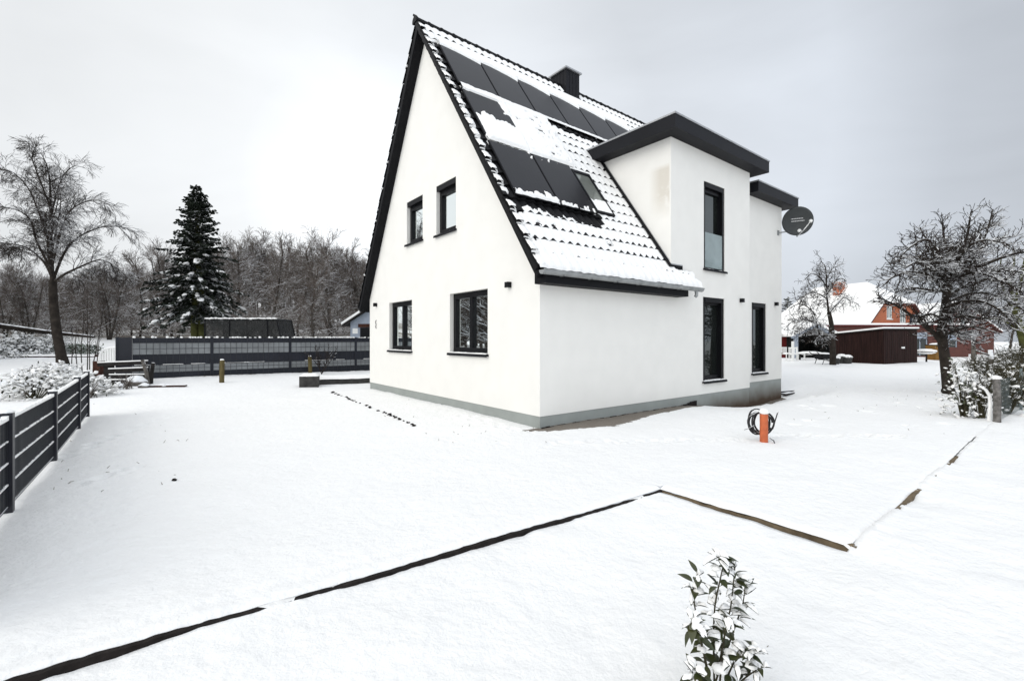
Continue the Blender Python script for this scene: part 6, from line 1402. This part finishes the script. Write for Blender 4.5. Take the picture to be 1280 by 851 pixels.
for px, d, rx_, rz_, lab in ((1256, 10.0, .5, .80, 'tangled snow-laden hedge bush directly behind the pale post'), (1272, 11.0, .6, .95, 'tangled snow-laden hedge bush at the mesh fence near the right edge'), (1292, 12.0, .7, 1.0, 'tangled snow-laden hedge bush cut by the right edge'), (1262, 14.0, .8, .9, 'snowy bush farther back along the mesh fence'), (1240, 16.5, .9, .8, 'low snowy bush right of the nearest fruit tree'), (1285, 17, 1.1, 1.3, 'tall snowy bush at the right edge behind the hedge'), (1225, 21, 1.0, .75, 'distant round snowy bush beyond the nearest fruit tree'), (1262, 24, 1.2, 1.0, 'distant wide snowy bush near the right edge')):
    k += 1; shrub('hedge_bush', at(px, d), (rx_, rx_, rz_), 260, .05, lab, fol='paleleaf', pads=.3, seed=90+k, padr=.05, stems=34, twigs=330, group='snowy bushes along the right boundary')
for k, (px, d, h, lab) in enumerate(((1216, 24.5, 1.9, 'snow-plastered garden post with a mossy top behind the fruit tree'), (1238, 18.5, 1.15, 'short snow-plastered garden post at the right'))):
    o = MB(); o.tube([(0, 0, -.1), (.04, 0, h*.5), (0, 0, h)], [.10, .09, .07], 8, True); o.tube([(0, 0, h*.8), (-.5, .1, h*.98)], .04, 5, True); tag(o.build('garden_post', M['rock'], loc=at(px, d), smooth=True), lab, 'post')
t = Tree(55); PG = dict(PS); PG.update(n=(3.0, 3.4, 4.0, 3), rmin=.011)
tb, K = px_tree(24.0, 1283, 447)
lim(t, K, [(1283, 452), (1279, 425), (1272, 400), (1268, 380)], .20, .13, 0, PG, False)
for pts, r0 in (([(1270, 392), (1258, 370), (1250, 345), (1252, 320)], .09), ([(1268, 380), (1276, 350, .5), (1282, 320, 1), (1290, 300, 1.2)], .09), ([(1268, 378), (1262, 352, -.6), (1268, 328, -1), (1266, 308, -1.2)], .08), ([(1279, 420), (1262, 405, .5), (1246, 398, .9), (1232, 402, 1.2)], .07), ([(1272, 400), (1292, 380, -.5), (1308, 366, -.9)], .07)): lim(t, K, pts, r0, .018, 1, PG)
finish_tree(t, 'bare_tree', tb, 'mossy bare tree at the right picture edge behind the nearest fruit tree', 'tree', M['mossbark'], M['twigR'])
rr = random.Random(99)
for k, (px, ty, d, i, lab) in enumerate(((1215, 366, 58, 2, 'bare tree behind the second brick house'), (1262, 350, 56, 0, 'bare tree rising behind the mossy tree at the right edge'), (1300, 345, 52, 1, 'bare tree just outside the right picture edge'), (1010, 392, 75, 4, 'faint bare tree between conifers and orange brick house'), (1380, 330, 50, 3, 'bare tree beyond the right picture edge'), (1480, 330, 44, 5, 'bare tree far beyond the right picture edge'))):
    x = (px-640)/FPX*d; top = EYE+(HOR-ty)/FPX*d; place_wood(i, x, d, top/((11, 12, 9.5, 12, 9, 10)[i]), rr.uniform(0, 6.28), lab, 'bare trees beyond the right neighbours')

b = MB(); rr = random.Random(31)
for k in range(90):
    zone = rr.random()
    if zone < .35: c = gp(rr.uniform(60, 240), rr.uniform(500, 620))
    elif zone < .7: c = gp(rr.uniform(470, 720), rr.uniform(498, 560))
    else: c = gp(rr.uniform(985, 1190), rr.uniform(470, 545))
    z = gz(c.x, c.y)+.006; a = rr.uniform(0, 3.14); L = rr.uniform(.015, .07)
    b.tube([(c.x, c.y, z-.01), (c.x+L*.5*math.cos(a), c.y+L*.5*math.sin(a), z+rr.uniform(.0, .015)), (c.x+L*math.cos(a), c.y+L*math.sin(a), z+rr.uniform(-.01, .03))], [.004, .0035, .002], 3)
tag(b.build('grass_tips', M['stake']), 'scattered grass tips and tiny twigs poking out of the snow', 'grass tips', kind='stuff')
for o in bpy.data.objects:
    if o.parent and 'snow' in o.name: o['kind'] = 'stuff'
